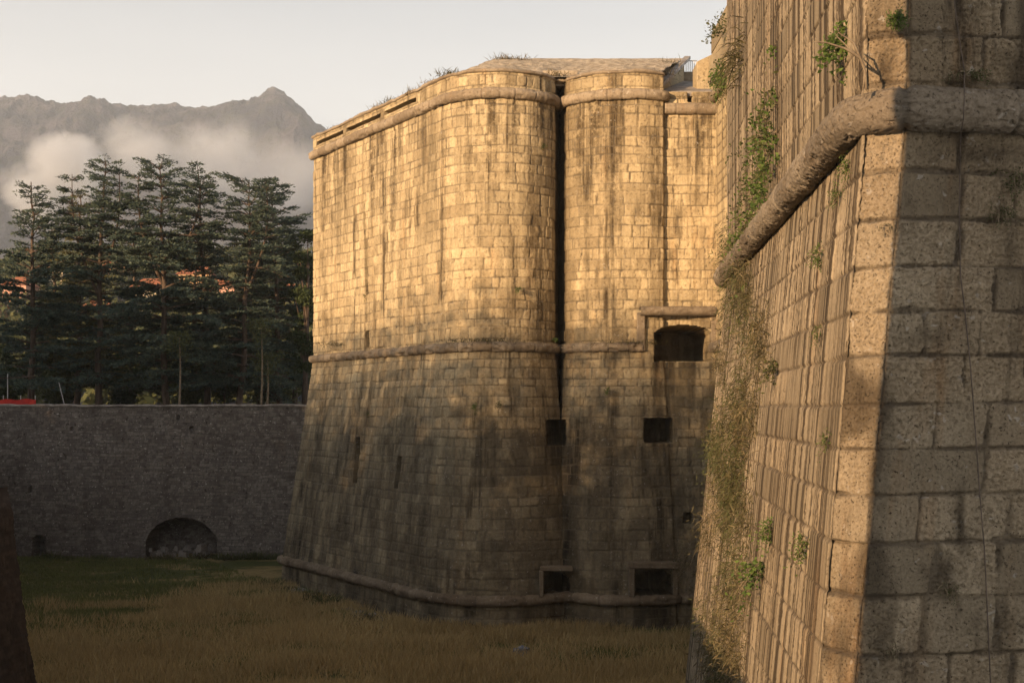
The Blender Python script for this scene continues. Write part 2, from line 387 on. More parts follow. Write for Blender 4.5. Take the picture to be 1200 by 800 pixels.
def soot_shade_mid(u, z, px, py):
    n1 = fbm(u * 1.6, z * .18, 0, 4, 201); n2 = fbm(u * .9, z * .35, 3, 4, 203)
    d = u - UG; g = np.exp(-(np.maximum(d, 0) / (2.0 + 1.4 * n1)) ** 2) * np.exp(-(np.minimum(d, 0) / 1.75) ** 2)  # groove: shade cast by the first lobe painted in, with dark water staining
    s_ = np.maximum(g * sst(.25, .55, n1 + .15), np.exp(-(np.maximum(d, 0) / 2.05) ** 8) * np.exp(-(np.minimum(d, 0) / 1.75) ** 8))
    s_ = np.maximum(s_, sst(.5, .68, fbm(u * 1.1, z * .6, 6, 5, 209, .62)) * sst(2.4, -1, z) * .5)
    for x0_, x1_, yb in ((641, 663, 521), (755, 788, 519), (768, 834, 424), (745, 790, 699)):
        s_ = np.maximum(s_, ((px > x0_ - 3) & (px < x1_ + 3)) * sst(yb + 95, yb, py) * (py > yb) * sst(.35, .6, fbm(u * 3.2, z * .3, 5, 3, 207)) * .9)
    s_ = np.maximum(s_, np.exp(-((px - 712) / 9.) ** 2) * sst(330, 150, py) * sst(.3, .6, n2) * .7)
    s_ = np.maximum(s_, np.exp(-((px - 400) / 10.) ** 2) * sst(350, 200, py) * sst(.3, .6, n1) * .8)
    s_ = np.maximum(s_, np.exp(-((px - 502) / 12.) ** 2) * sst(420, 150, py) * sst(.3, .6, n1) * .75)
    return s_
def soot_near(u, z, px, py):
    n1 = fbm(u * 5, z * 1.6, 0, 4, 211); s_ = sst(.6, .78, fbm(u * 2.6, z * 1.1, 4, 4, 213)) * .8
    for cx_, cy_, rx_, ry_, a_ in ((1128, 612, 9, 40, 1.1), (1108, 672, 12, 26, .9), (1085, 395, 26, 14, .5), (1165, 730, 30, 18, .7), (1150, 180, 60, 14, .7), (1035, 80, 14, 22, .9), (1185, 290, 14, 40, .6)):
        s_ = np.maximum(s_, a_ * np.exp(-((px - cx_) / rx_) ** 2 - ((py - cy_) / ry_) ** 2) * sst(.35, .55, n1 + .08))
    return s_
w_m = wall('masonry_wall', C_m, zs_m, M['mid'], bast, .445, (.32, .9), 3, .029, .03, .022, .035, 1.3, ops, warp=.06, missing=.006, vflute=.05, chvar=.28, edge=.02, soot_shade=soot_shade_mid)
# the third flat panel is lower than the lobes: cut its top rows
U3 = C_m['U'][np.argmin(abs(C_m['P'][:, 0] - 6.90) + abs(C_m['P'][:, 1] - 58.36))]
co = np.empty(len(w_m.data.vertices) * 3, np.float32); w_m.data.vertices.foreach_get('co', co); co = co.reshape(-1, 3)
wl = w_m.matrix_world.translation
nu = len(C_m['U']); zi = np.repeat(zs_m, nu); ui = np.tile(C_m['U'], len(zs_m))
cap3 = (ui > U3 - .05) & (zi > 14.2); co[cap3, 2] += (14.2 - zi[cap3])
w_m.data.vertices.foreach_set('co', co.ravel()); w_m.data.update()

vis = dict(ulo=US - .3)
o = roll('upper_moulding', C_m, ZT, .25, M['midroll'], bast, 21, nt=14, wob=.13, uhi=U3 - .05, ulo=US - .1, fl=.02, chips=.06)
o = roll('upper_moulding', C_m, 13.62, .26, M['midroll'], bast, 22, nt=14, wob=.12, ulo=U3 + .03)
UE = C_m['U'][np.argmin(abs(CX + F * C_m['P'][:, 0] / C_m['P'][:, 1] - 752) + 999 * (C_m['U'] < US + 14))]
o = roll('middle_moulding', C_m, ZM, .22, M['midroll'], bast, 23, nt=14, wob=.2, uhi=UE, ulo=US - .1, fl=.03, chips=.09)
o = roll('lower_moulding', C_m, ZL, .25, M['midroll'], bast, 24, nt=14, wob=.18, ulo=US - .1, uhi=U3 + 1.9, fl=.03, chips=.07)
# coping slab of the parapet, broken in places on the left face
def strip_along(cols, mk, rows):
    """rows: list of (outward offset, z) -> swept open strip"""
    P, N = cols['P'][mk], cols['N'][mk]; U = cols['U'][mk]
    V = np.stack([np.stack([P[:, 0] + N[:, 0] * (o_ + 0 * U), P[:, 1] + N[:, 1] * (o_ + 0 * U), z_ + 0 * U], -1) for o_, z_ in rows], 1)
    return V, U
mk = (C_m['U'] > US - .1) & (C_m['U'] < U3 - .02)
Uc = C_m['U'][mk]
jag = (fbm(Uc * 1.4, 0, 0, 4, 77) - .5)
jj = jag * .22
Cm2 = dict(C_m); Cm2['P'] = C_m['P'].copy(); gsel = (Cm2['P'][:, 0] > 1.7) & (Cm2['P'][:, 0] < 2.9); Cm2['P'][gsel, 1] = np.minimum(Cm2['P'][gsel, 1], 59.35); Cm2['N'] = C_m['N'].copy(); Cm2['N'][gsel] = (0, -1)
V, U_ = strip_along(Cm2, mk, [(-.02, 15.1), (.09, 15.12), (.11, 15.2), (.05, 15.26), (-.5, 15.3), (-.9, 15.28)])
V[:, 1:5, 2] += jj[:, None] * .5; V[:, 1:4, :2] += (C_m['N'][mk] * (jag * .12)[:, None])[:, None]
nr = V.shape[1]; n_ = V.shape[0]; a, b = np.meshgrid(np.arange(n_ - 1), np.arange(nr - 1), indexing='ij')
f = np.stack([a * nr + b, (a + 1) * nr + b, (a + 1) * nr + b + 1, a * nr + b + 1], -1).reshape(-1, 4)
mesh_np('coping', V.reshape(-1, 3), f, M['midroll'], bast, dict(jnt=np.zeros(V.size // 3), blk=np.repeat(vn(U_ * 1.5, 0, 0, 5), nr)), uv=np.c_[np.repeat(U_, nr), V[..., 2].ravel()])
# sloping gravelly roof behind the parapet
P, N, U = C_m['P'][mk], C_m['N'][mk], C_m['U'][mk]
Rr1 = np.array([-.92, 66.5, 18.15]); Rr2 = np.array([8.95, 66.5, 18.15]); Rr0 = np.array([-5.2, 82, 16.0])
iA = US + 13.5; iB = US + 20
tt = (P[:, 0] - P[:, 0].min())
tgt = []
for p, u in zip(P, U):
    if p[0] < -3.3: k = np.clip((p[0] + 3.3) / (-11.17 + 3.3), 0, 1); tgt.append(Rr1 + (Rr0 - Rr1) * k)
    else: k = np.clip((p[0] + 3.3) / (6.9 + 3.3), 0, 1); tgt.append(Rr1 + (Rr2 - Rr1) * k ** 1.1)
tgt = np.array(tgt); Pb = P - N * .3; Pb[:, 1] = np.where((P[:, 0] > 0) & (P[:, 0] < 5), np.minimum(Pb[:, 1], 59.0), Pb[:, 1]); base = np.c_[Pb, np.full(len(P), 15.25)]
nk = 60; ks = np.linspace(0, 1, nk)
V = base[:, None] + (tgt - base)[:, None] * ks[None, :, None]
V[..., 2] += (fbm(V[..., 0] * 1.6, V[..., 1] * 1.6, 0, 4, 5) - .5) * .22 * (np.minimum(1, ks * 10) * np.minimum(1, (1 - ks) * 8 + .25))[None]
a, b = np.meshgrid(np.arange(len(P) - 1), np.arange(nk - 1), indexing='ij')
f = np.stack([a * nk + b, (a + 1) * nk + b, (a + 1) * nk + b + 1, a * nk + b + 1], -1).reshape(-1, 4)
mesh_np('sloping_roof', V.reshape(-1, 3), f, M['gravel'], bast)
mb = MB(); mb.box((2.25, 60.6, 15.35), (1.6, 2.0, .7)); mb.build('roof_valley_block', M['gravel'], bast)
# flank of the roof mass, lower slab roof and the pieces by the railing (px, py given at a depth)
def W(px, py, Y): return ((px - CX) / F * Y, Y, (HY - py) / F * Y)
blkat = lambda m: None
def solid(name, pf, yb, mat, parent, attrs=True, back=None):
    """a flat-fronted block: outline in the wall plane at its own depth, extruded back to yb"""
    fr = np.array([W(*p) for p in pf]); n = len(fr); bk = fr.copy(); bk[:, 1] = back if back is not None else fr[:, 1] + yb
    import bmesh
    bm = bmesh.new(); a_ = [bm.verts.new(v) for v in fr]; b_ = [bm.verts.new(v) for v in bk]
    bm.faces.new(a_); bm.faces.new(b_[::-1])
    for i in range(n): bm.faces.new([a_[i], b_[i], b_[(i + 1) % n], a_[(i + 1) % n]])
    bmesh.ops.recalc_face_normals(bm, faces=bm.faces)
    bmesh.ops.bevel(bm, geom=bm.edges[:], offset=.03, segments=1, affect='EDGES')
    me = bpy.data.meshes.new(name)
    uvl = bm.loops.layers.uv.new('UVMap')
    for fc in bm.faces:
        for l in fc.loops: l[uvl].uv = (l.vert.co.x + l.vert.co.y, l.vert.co.z)
    bm.to_mesh(me); bm.free(); me.materials.append(mat)
    o = bpy.data.objects.new(name, me); COL.objects.link(o); o.parent = parent; o.matrix_parent_inverse = parent.matrix_world.inverted()
    a = me.attributes.new('blk', 'FLOAT', 'POINT'); a.data.foreach_set('value', np.random.default_rng(3).random(len(me.vertices)).astype(np.float32))
    return o
mb = MB(); mb.hexa([(5.9, 58.7, 13.4), (6.72, 58.6, 13.4), (8.98, 66.7, 13.4), (8.0, 66.7, 13.4)], [(5.9, 58.7, 15.1), (6.72, 58.6, 14.75), (8.98, 66.7, 18.05), (8.0, 66.7, 18.05)])
mb.build('roof_flank', M['mid'], bast, attrs=dict(blk=rng.random(8), jnt=np.zeros(8))).data.uv_layers.new(name='UVMap')
mb = MB(); p0_, p1_ = np.array(W(768, 103.5, 58.6)), np.array(W(802.5, 69.5, 66.6))
mb.hexa([p0_, p0_ + (.3, 0, 0), p1_ + (.3, 0, 0), p1_], [p0_ + (0, 0, .16), p0_ + (.3, 0, .16), p1_ + (.3, 0, .16), p1_ + (0, 0, .16)]); mb.build('roof_flank_coping', M['slate'], bast)
# lower stepped roof over the flat panel
lr = np.array([W(774, 107, 58.6), W(835, 107, 58.6), W(822, 95, 66.5), W(797, 95, 66.5)])
mb = MB(); mb.hexa([lr[0] - (0, 0, .3), lr[1] - (0, 0, .3), lr[2] - (0, 0, .3), lr[3] - (0, 0, .3)], lr); mb.build('lower_roof', M['slate'], bast)
solid('flank_parapet', [(775, 122, 58.4), (775, 107.5, 58.4), (805.5, 107.5, 58.4), (805.5, 122, 58.4)], .5, M['mid'], bast)
solid('flank_parapet', [(811, 122, 58.4), (811, 107.5, 58.4), (838, 107.5, 58.4), (838, 122, 58.4)], .5, M['mid'], bast)
solid('back_wall', [(795, 100, 66.6), (795, 84, 66.6), (826, 84, 66.6), (826, 100, 66.6)], .6, M['midroll'], bast)
# frames of the embrasures
def frame_roll(a, b, r, name='embrasure_moulding', seed=1):
    p = np.linspace(W(*a), W(*b), 22); mb_ = MB(); mb_.tube(p, r * (1 + .22 * (fbm(np.arange(22) * .7, 0, 0, 3, seed) - .5)), 12, .06)
    n_ = sum(len(v) for v in mb_.v); return mb_.build(name, M['midroll'], bast, True, dict(blk=rng.random(n_), jnt=np.zeros(n_)))
frame_roll((750, 364.5, 57.6), (838, 364.5, 58.15), .22, seed=4)
def frame_box(x0, x1, y0, y1, Y, t=.16, name='embrasure_frame'):
    return solid(name, [(x0, y1, Y), (x0, y0, Y), (x1, y0, Y), (x1, y1, Y)], t + .5, M['midroll'], bast)
frame_box(746.5, 756, 366, 411, 57.62); frame_box(834, 842, 362, 409, 58.25)
frame_box(737, 744, 666, 699, 56.35); frame_box(736, 795, 659, 666, 56.3); frame_box(789, 795, 666, 698, 56.8)
frame_box(633, 671, 664, 669, 56.75); frame_box(632, 637, 669, 699, 56.6)
# iron rods that stick out under the upper moulding
for (xa, ya, xb, yb) in ((456, 142, 482, 158), (412, 163, 440, 173), (381, 178, 404, 191)):
    t = (xa - 367) / (518 - 367.); Y = 71.9 + (59 - 71.9) * t
    mb = MB(); mb.tube(np.linspace(W(xa, ya, Y - .1), W(xb, yb, Y - 1.6), 8), .03, 6); mb.build('drain_rod', M['rust'], bast, True)
# railing on the roof terrace
rail = thing('roof_railing', W(810, 84, 66.3), 'thin upright metal railing in the gap between the two roofs', 'railing')
mb = MB()
for x in np.linspace(804, 816, 6): mb.tube([W(x, 84, 66.2), W(x, 71, 66.2)], .022, 6)
mb.build('baluster_row', M['metal'], rail)
mb = MB(); mb.tube([W(803, 71.5, 66.2), W(817, 71.5, 66.2)], .03, 6); mb.build('handrail', M['metal'], rail)

# ================================================================== fortress curtain on the right, running towards the camera
curt = thing('curtain_wall', (9.6, 50, FLOOR), 'sunlit narrow stretch of fortress wall between the lobed bastion and the nearest bastion', 'wall')
kc = [(9.6, 60.5, -.03, -.02), (9.6, 27.5, -.03, 0)]
kc = [(9.28, 58.6, -.02, 0), (9.28, 27.0, -.02, 0)]
C_c = columns(kc, .05)
def cslit(px, py, z, u): return (px > 849.5) & (px < 853.5) & (py > 224) & (py < 279), .7, False
zc_ = np.arange(FLOOR - .3, 15.3, .05)
w_c = wall('masonry_wall', C_c, zc_, M['mid'], curt, .445, (.5, 1.0), 9, .05, .045, .015, .02, 1.3, [cslit], warp=.02)
roll('upper_moulding', C_c, ZT, .25, M['midroll'], curt, 31, nt=12)
roll('middle_moulding', C_c, ZM, .25, M['midroll'], curt, 32, nt=12, wob=.3)
# raised blocks on top of it
sol = solid('raised_parapet', [(817, 118, 60.3), (817, 72, 60.3), (838.5, 62, 60.2), (838.5, 118, 60.2)], 1.5, M['mid'], curt)
# parapet of the curtain seen from its left side
mb = MB()
x0 = 9.26
mb.hexa([(x0, 27, 15.3), (x0 + 1, 27, 15.3), (x0 + 1, 60.2, 15.3), (x0, 60.2, 15.3)], [(x0, 27, 16.4), (x0 + 1, 27, 16.4), (x0 + 1, 60.2, 16.4), (x0, 60.2, 16.4)])
mb.hexa([(x0 - .03, 50, 16.4), (x0 + 1, 50, 16.4), (x0 + 1, 59.3, 16.4), (x0 - .03, 59.3, 16.4)], [(x0 - .03, 50, 17.3), (x0 + 1, 50, 17.6), (x0 + 1, 59.3, 17.6), (x0 - .03, 59.3, 17.3)])
n_ = sum(len(v) for v in mb.v)
o = mb.build('parapet', M['mid'], curt, attrs=dict(blk=rng.random(n_), jnt=np.zeros(n_)))
o.data.uv_layers.new(name='UVMap')
solid('parapet_ledge', [(835.5, 93.5, 58.3), (835.5, 91, 58.3), (848, 86, 55.5), (848, 89, 55.5)], .6, M['midroll'], curt)

# ================================================================== the nearest bastion
near = thing('nearest_bastion', (4.5, 15, FLOOR), 'huge close bastion corner of pitted limestone, half in shadow, with thick rolled moulding', 'bastion')
A = (3.28, 11.9, -.110, -.11); Bp = (4.5, 26.8, -.10, .02); Cc = (3.63, 11.75, -.138, -.166); D = (9.5, 12.6, .0, -.166)
cor = []
# round the edge between the long side and the quoins a little
kn_side = [(9.7, 28.2, .0, .1), Bp, A]
C_ns = columns([Bp, A], [.05]); C_back = columns([(9.7, 28.2, 0, .1), Bp], .1)
# finer columns on the parts of the side that are closest to the camera
def graded(keys, dn, df):
    K = np.array(keys, float); L = np.linalg.norm(K[1, :2] - K[0, :2]); s = [0.0]
    while s[-1] < L: s.append(s[-1] + df + (dn - df) * (s[-1] / L))
    s = np.array(s) / s[-1]; X = K[0] + (K[1] - K[0]) * s[:, None]
    sg = K[1, :2] - K[0, :2]; n = np.array([sg[1], -sg[0]]) / L
    return dict(P=X[:, :2], O=X[:, 2:], N=np.repeat(n[None], len(X), 0), U=s * L)
C_ns = graded([Bp, A], .014, .045)
Lside = C_ns['U'][-1]
C_nf = columns([A, Cc, D], [.0095, .0125])
C_nf['U'] = C_nf['U'] + Lside
# clip the far, unseen part of the front to coarse columns
vis_u = Lside + .38 + 1.9
keep = np.ones(len(C_nf['U']), bool); idx = np.where(C_nf['U'] > vis_u)[0]; keep[idx] = (np.arange(len(idx)) % 14 == 0); keep[-1] = True
for k_ in ('P', 'O', 'N', 'U'): C_nf[k_] = C_nf[k_][keep]
C_nf['N'][0] = C_nf['N'][1]
zn = np.concatenate([np.arange(FLOOR - .3, -3.2, .08), np.arange(-3.2, 4.6, .0115), np.arange(4.6, 15.2, .12)])
UC = Lside + float(np.linalg.norm(np.array(Cc[:2]) - np.array(A[:2])))
wall('quoins_and_front', C_nf, zn, M['near'], near, .445, (.4, .8), 51, .024, .032, .014, .020, 8.5, pits=.026, pitscale=42, edge=.03, warp=.025, zlow=-9.0, missing=.03, forced=(Lside, UC), soot_shade=soot_near)
zn2 = np.concatenate([np.arange(FLOOR - .3, -4.2, .08), np.arange(-4.2, 9.2, .020), np.arange(9.2, 15.2, .15)])
wall('long_side', C_ns, zn2, M['nearside'], near, .445, (.7, 1.5), 51, .022, .018, .005, .004, 5, pits=.009, pitscale=18, warp=.02, zlow=-9.0, vflute=.009, edge=.012, forced=(Lside,), fu=3.6)
wall('end_wall', C_back, np.arange(FLOOR - .3, 15.2, .15), M['nearside'], near, .445, (.5, .95), 53, .05, .03, .014, .01, 2.5, zlow=-9.0)
# moulding: one path around the corner
PA, PC = np.array(A[:2]), np.array(Cc[:2]); PB = np.array(Bp[:2])
dAB = (PB - PA) / np.linalg.norm(PB - PA); dAC = (PC - PA) / np.linalg.norm(PC - PA)
path = [(9.7, 28.2, 0, 0), Bp]
K1 = PA + dAB * .55
bez = [(1 - t) ** 2 * K1 + 2 * t * (1 - t) * PA + t * t * (PA + (PC - PA) * .9) for t in np.linspace(0, 1, 12)]
path += [(*b_, 0, 0) for b_ in bez] + [(*(PC + np.array([.05, .01])), 0, 0), (9.5, 12.62, 0, 0)]
C_nr = columns(path, .018)
keep = np.ones(len(C_nr['U']), bool)
for k_ in ('P', 'O', 'N', 'U'): C_nr[k_] = C_nr[k_][keep]
roll('middle_moulding', C_nr, ZM - .02, .203, M['nearroll'], near, 61, nt=64, wob=.07, stone_len=.9, out=.8, fl=.010, chips=.022, micro=.010, a0=-120, a1=118)
roll('upper_moulding', columns([(9.7, 28.2, 0, 0), Bp, A, Cc, D], .1), ZT, .25, M['nearroll'], near, 62, nt=12)
mb = MB(); mb.hexa([(3.9, 12.4, 15.1), (9.5, 13.2, 15.1), (9.7, 28, 15.1), (4.9, 26.4, 15.1)], [(4.4, 12.9, 15.6), (9.5, 13.6, 15.6), (9.7, 27.5, 15.6), (5.3, 26, 15.6)])
mb.build('roof', M['gravel'], near)

# ================================================================== counterscarp (outer wall of the moat)
cs = thing('moat_outer_wall', (-24, 84, FLOOR), 'long low dark rubble wall closing the far side of the grassy moat below the cedars', 'wall')
kk = [(-9.0, -6, 0, 0), (-37.0, 84.2, 0, 0), (14, 84.2, 0, 0)]
kk = [(-37.0, 84.2, 0, 0), (-24, 84.5, 0, 0), (-10, 84.0, 0, 0), (8, 82.5, 0, 0)]
C_w = columns(kk, .06)
csop = [archo(171, 254, 640, 607, 656.5, 2.2), archo(38.5, 52.5, 631, 627, 657, 1.2), rect(33, 37, 570, 577, .3), rect(207, 210, 486, 492, .3), rect(222, 226, 500, 505, .2), rect(82, 85, 500, 505, .2)]
wall('masonry_wall', C_w, np.arange(FLOOR - .5, .16, .06), M['rubble'], cs, .21, (.15, .5), 71, .03, .012, .012, .02, 3.5, csop, warp=.16)
P, N = C_w['P'], C_w['N']
V = np.stack([np.stack([P[:, 0] + N[:, 0] * o_, P[:, 1] + N[:, 1] * o_, np.full(len(P), z_)], -1) for o_, z_ in ((.0, .08), (.09, .1), (.09, .22), (-.7, .24), (-.7, 0))], 1)
V[:, 1:4, 2] += (.14 * (fbm(C_w['U'] * .8, 0, 0, 4, 6) - .5))[:, None]
nr = 5; a, b = np.meshgrid(np.arange(len(P) - 1), np.arange(nr - 1), indexing='ij')
f = np.stack([a * nr + b, (a + 1) * nr + b, (a + 1) * nr + b + 1, a * nr + b + 1], -1).reshape(-1, 4)
mesh_np('coping', V.reshape(-1, 3), f, M['slate'], cs)
# left bank wall, mostly outside the picture
lw = thing('moat_side_wall', (-23, 40, FLOOR), 'dark rubble retaining wall along the left side of the moat', 'wall')
C_l = columns([(-8.5, -8, 0, 0), (-37.0, 84.2, 0, 0)], .4)
C_l['N'] *= -1
wall('masonry_wall', C_l, np.arange(FLOOR - .5, .1, .3), M['rubble'], lw, .3, (.3, .6), 72, .05, .03, .03, .08, 1)
# rubble inside the arch niche
for k in range(16):
    x = 178 + k * 4.8 + random.uniform(-3, 3); s_ = random.uniform(.18, .5)
    mb = MB(); c_ = W(x, 655 - random.uniform(0, 6), 84.4 + random.uniform(-.1, 1.2))
    mb.box((c_[0], c_[1], FLOOR + .1 + s_ * .3 + (.35 if k % 3 == 0 else 0)), (s_ * 1.6, s_, s_), random.uniform(0, 3), .3)
    n_ = 8
    o = mb.build('fallen_stone', M['rubble'], None, attrs=dict(blk=np.full(8, random.uniform(.5, 1.4)), jnt=np.zeros(8)))
    tag(o, 'loose rough stone lying in the low arched niche of the moat wall', 'stone', 'fallen stones in the arched niche')
# dark brick pier at the left edge of the picture
pier = thing('brick_pier', (-12.6, 30, FLOOR), 'dark sloping brick pier at the lower left edge in front of the moat', 'pier')
Cp = columns([(-12.6, 34, 0, 0), (-13.3, 30.5, 0, 0), (-12.35, 29.9, 0, 0), (-11.7, 30.0, 0, 0), (-11.5, 33, 0, 0)], .05)
Cp = columns([(-14.6, 30.3, 0, 0), (-13.05, 30.0, .17, 0), (-13.0, 33, .17, 0)], .05)
def pier_wall():
    P, O, N, U = Cp['P'], Cp['O'], Cp['N'], Cp['U']; zs = np.arange(FLOOR - .3, -2.0, .05)
    u, z = np.meshgrid(U, zs); h = (-2.0 - z) * 1.15; e = 1 - sst(-2.9, -2.0, z) * .0
    x = P[None, :, 0] + .125 * h * sst(.4, 1.6, u) - .25 * sst(-2.7, -2.0, z); y = P[None, :, 1] + 0 * z + .5 * sst(-2.6, -2.0, z)
    d, b1, b2, tl = masonry(u, z, .12, (.2, .32), 5, .02, .03); jn = 1 - sst(.004, .02, d)
    dd = -.02 * jn + .1 * (fbm(u * 1.5, z * 1.5, 0, 4, 9) - .5) * 2
    V = np.stack([x + N[None, :, 0] * dd, y + N[None, :, 1] * dd, z + .05 * (fbm(u * 3, z * 3, 0, 3, 4) - .5)], -1).reshape(-1, 3); nu = len(U)
    a, b = np.meshgrid(np.arange(len(zs) - 1), np.arange(nu - 1), indexing='ij')
    f = np.stack([a * nu + b, a * nu + b + 1, (a + 1) * nu + b + 1, (a + 1) * nu + b], -1).reshape(-1, 4)
    mesh_np('brick_face', V, f, M['brick'], pier, dict(jnt=jn.ravel(), blk=b1.ravel()), uv=np.c_[u.ravel(), z.ravel()])
    mb = MB(); mb.hexa([(-14.3, 30.6, -2.1), (-13.3, 30.6, -2.1), (-13.3, 33, -2.1), (-14.3, 33, -2.1)], [(-14.2, 30.8, -1.95), (-13.4, 30.8, -1.98), (-13.4, 32.8, -1.98), (-14.2, 32.8, -1.95)])
    mb.build('pier_top', M['brick'], pier, attrs=dict(blk=rng.random(8), jnt=np.zeros(8)))
pier_wall()

# ================================================================== ground
gm = NT('moat_grass_ground'); o_ = gm.coords('Object')
patch = gm.noise(gm.coords('Object', (.16, .45, 1)), 1.0, 5, .62, .44, .56)
gc = gm.mix(patch, (.07, .08, .025), (.25, .19, .085)); gc = gm.mix(gm.math('MULTIPLY', gm.noise(o_, 3.5, 5, .7, .4, .7), .6), gc, (.45, .42, .4), 'MULTIPLY')
gm.color(gc); gm.bump(gm.noise(o_, 6, 6, .7), .8, .08)
xs = np.linspace(-60, 30, 181); ys = np.linspace(-12, 90, 205); gx, gy = np.meshgrid(xs, ys)
gz = FLOOR + .35 * (fbm(gx * .12, gy * .12, 0, 4, 8) - .5) + .12 * (fbm(gx * .8, gy * .8, 0, 3, 9) - .5)
nu = len(xs); a, b = np.meshgrid(np.arange(len(ys) - 1), np.arange(nu - 1), indexing='ij')
gf = np.stack([a * nu + b, a * nu + b + 1, (a + 1) * nu + b + 1, (a + 1) * nu + b], -1).reshape(-1, 4)
o = mesh_np('moat_floor', np.stack([gx, gy, gz], -1).reshape(-1, 3), gf, gm.m); tag(o, kind='structure')
def gh(x, y): return FLOOR + .35 * (fbm(np.asarray(x) * .12, np.asarray(y) * .12, 0, 4, 8) - .5) + .12 * (fbm(np.asarray(x) * .8, np.asarray(y) * .8, 0, 3, 9) - .5)
def inside_fort(x, y):
    # true where the moat floor is covered by the bastions
    m = (x > 2.0 + (y - 12) * .0) & (y < 30) & (y > 9)
    line = (-11.9) + (y - 72.0) * (-.615)       # left face of the bastion
    m |= (x > line - 1.2) & (y > 57.2) & (y < 85)
    m |= (x > 8.2) & (y > 26) & (y < 62)
    m |= (y > 84.0)
    return m
def blades(n, xr, yr, h, w, mat, name, label, seed, dens=None, lean=.35):
    r = np.random.default_rng(seed); x = r.uniform(*xr, n); y = r.uniform(*yr, n)
    k = ~inside_fort(x, y) & (abs(x) / np.maximum(y, 1) < .46)
    if dens is not None: k &= r.random(n) < dens(x, y)
    x, y = x[k], y[k]; n = len(x); z = gh(x, y) - .03
    hh = h * (.45 + .9 * r.random(n)) * (.6 + .8 * fbm(x * .5, y * .5, 0, 3, seed)); ww = w * (.5 + r.random(n))
    th = r.uniform(0, 6.28, n); la = r.normal(0, lean, (n, 2)) * hh[:, None]
    cx, sx = np.cos(th) * ww / 2, np.sin(th) * ww / 2
    v0 = np.c_[x - cx, y - sx, z]; v1 = np.c_[x + cx, y + sx, z]; v2 = np.c_[x + la[:, 0], y + la[:, 1], z + hh]
    V = np.stack([v0, v1, v2], 1).reshape(-1, 3); f = np.arange(3 * n).reshape(-1, 3)
    rnd = np.clip(np.repeat(r.random(n) * .6 + .4 * fbm(x * .3, y * .3, 0, 3, seed + 2), 3), 0, 1)
    return tag(mesh_np(name, V, f, mat, None, dict(rnd=rnd), smooth=False), label, 'grass', kind='stuff')
gp = lambda x, y: fbm(x * .14, y * .33, 0, 3, 91)
M['grassdry'] = leaf('dry_brown_meadow', (.24, .175, .075), (.58, .45, .23), .3)
M['grassgreen'] = leaf('green_meadow', (.07, .09, .03), (.20, .21, .075), .3)
blades(420000, (-24, 12), (40, 72), .42, .05, M['grassdry'], 'dry_grass', 'tall dry brown grass covering the near moat floor', 5, lambda x, y: np.clip((sst(62, 48, y) * .75 + sst(.42, .56, gp(x, y)) * .6) * (.25 + .9 * sst(.35, .55, fbm(x * .45, y * .8, 0, 3, 14))), 0, 1))
blades(260000, (-38, 8), (44, 84), .2, .06, M['grassgreen'], 'green_grass', 'short green grass patches on the moat floor', 6, lambda x, y: np.clip(sst(.62, .42, gp(x, y)) * (1 - .5 * sst(58, 48, y)), 0.12, 1))
# strip of bare stones beside the foot of the bastion
for k in range(14):
    t = k / 13.; x, y = -9.6 + t * 6.2 + random.uniform(-.4, .4), 69.5 - t * 10.2 + random.uniform(-.3, .3); x -= 2.2
    mb = MB(); mb.box((x, y, float(gh(x, y)) + .03), (random.uniform(.6, 1.3), random.uniform(.4, .8), .16), random.uniform(.6, 1.4), .12)
    tag(mb.build('flat_stone', M['slate'], None), 'flat grey stone half sunk in the grass at the foot of the bastion', 'stone', 'flat stones at the bastion foot')
# the small grey-blue thing lying in the grass
b_ = thing('grey_bag', (0.75 * .57, 50.5, float(gh(.43, 50.5)) + .2), 'small crumpled blue-grey bag lying in the dry grass before the bastion', 'bag')
import bmesh
def blob(name, c, s, mat, parent, seed, amp=.35, sub=3):
    bm = bmesh.new(); bmesh.ops.create_icosphere(bm, subdivisions=sub, radius=1)
    for v in bm.verts:
        q = v.co * 1.8; k = 1 + amp * (float(fbm(q.x + 9, q.y + 3, q.z + seed, 3, seed)) - .5) * 2
        v.co = Vector((c[0] + v.co.x * s[0] * k, c[1] + v.co.y * s[1] * k, c[2] + v.co.z * s[2] * k))
    me = bpy.data.meshes.new(name); bm.to_mesh(me); bm.free(); me.materials.append(mat)
    o = bpy.data.objects.new(name, me); COL.objects.link(o)
    if parent: o.parent = parent; o.matrix_parent_inverse = parent.matrix_world.inverted()
    return o
M['bag'] = plain('blue_grey_plastic', (.09, .11, .16), (.2, .24, .33), 3, rough=.5)
M['bagd'] = plain('dark_blue_plastic', (.03, .04, .06), (.08, .09, .12), 3, rough=.5)
bx, by = W(611, 750, 50.5)[0], 50.5; bz = float(gh(bx, by)) + .28
blob('bag_body', (bx, by, bz), (.26, .2, .2), M['bag'], b_, 3, .7); blob('bag_neck', (bx + .25, by, bz + .08), (.12, .1, .08), M['bagd'], b_, 5, .7)

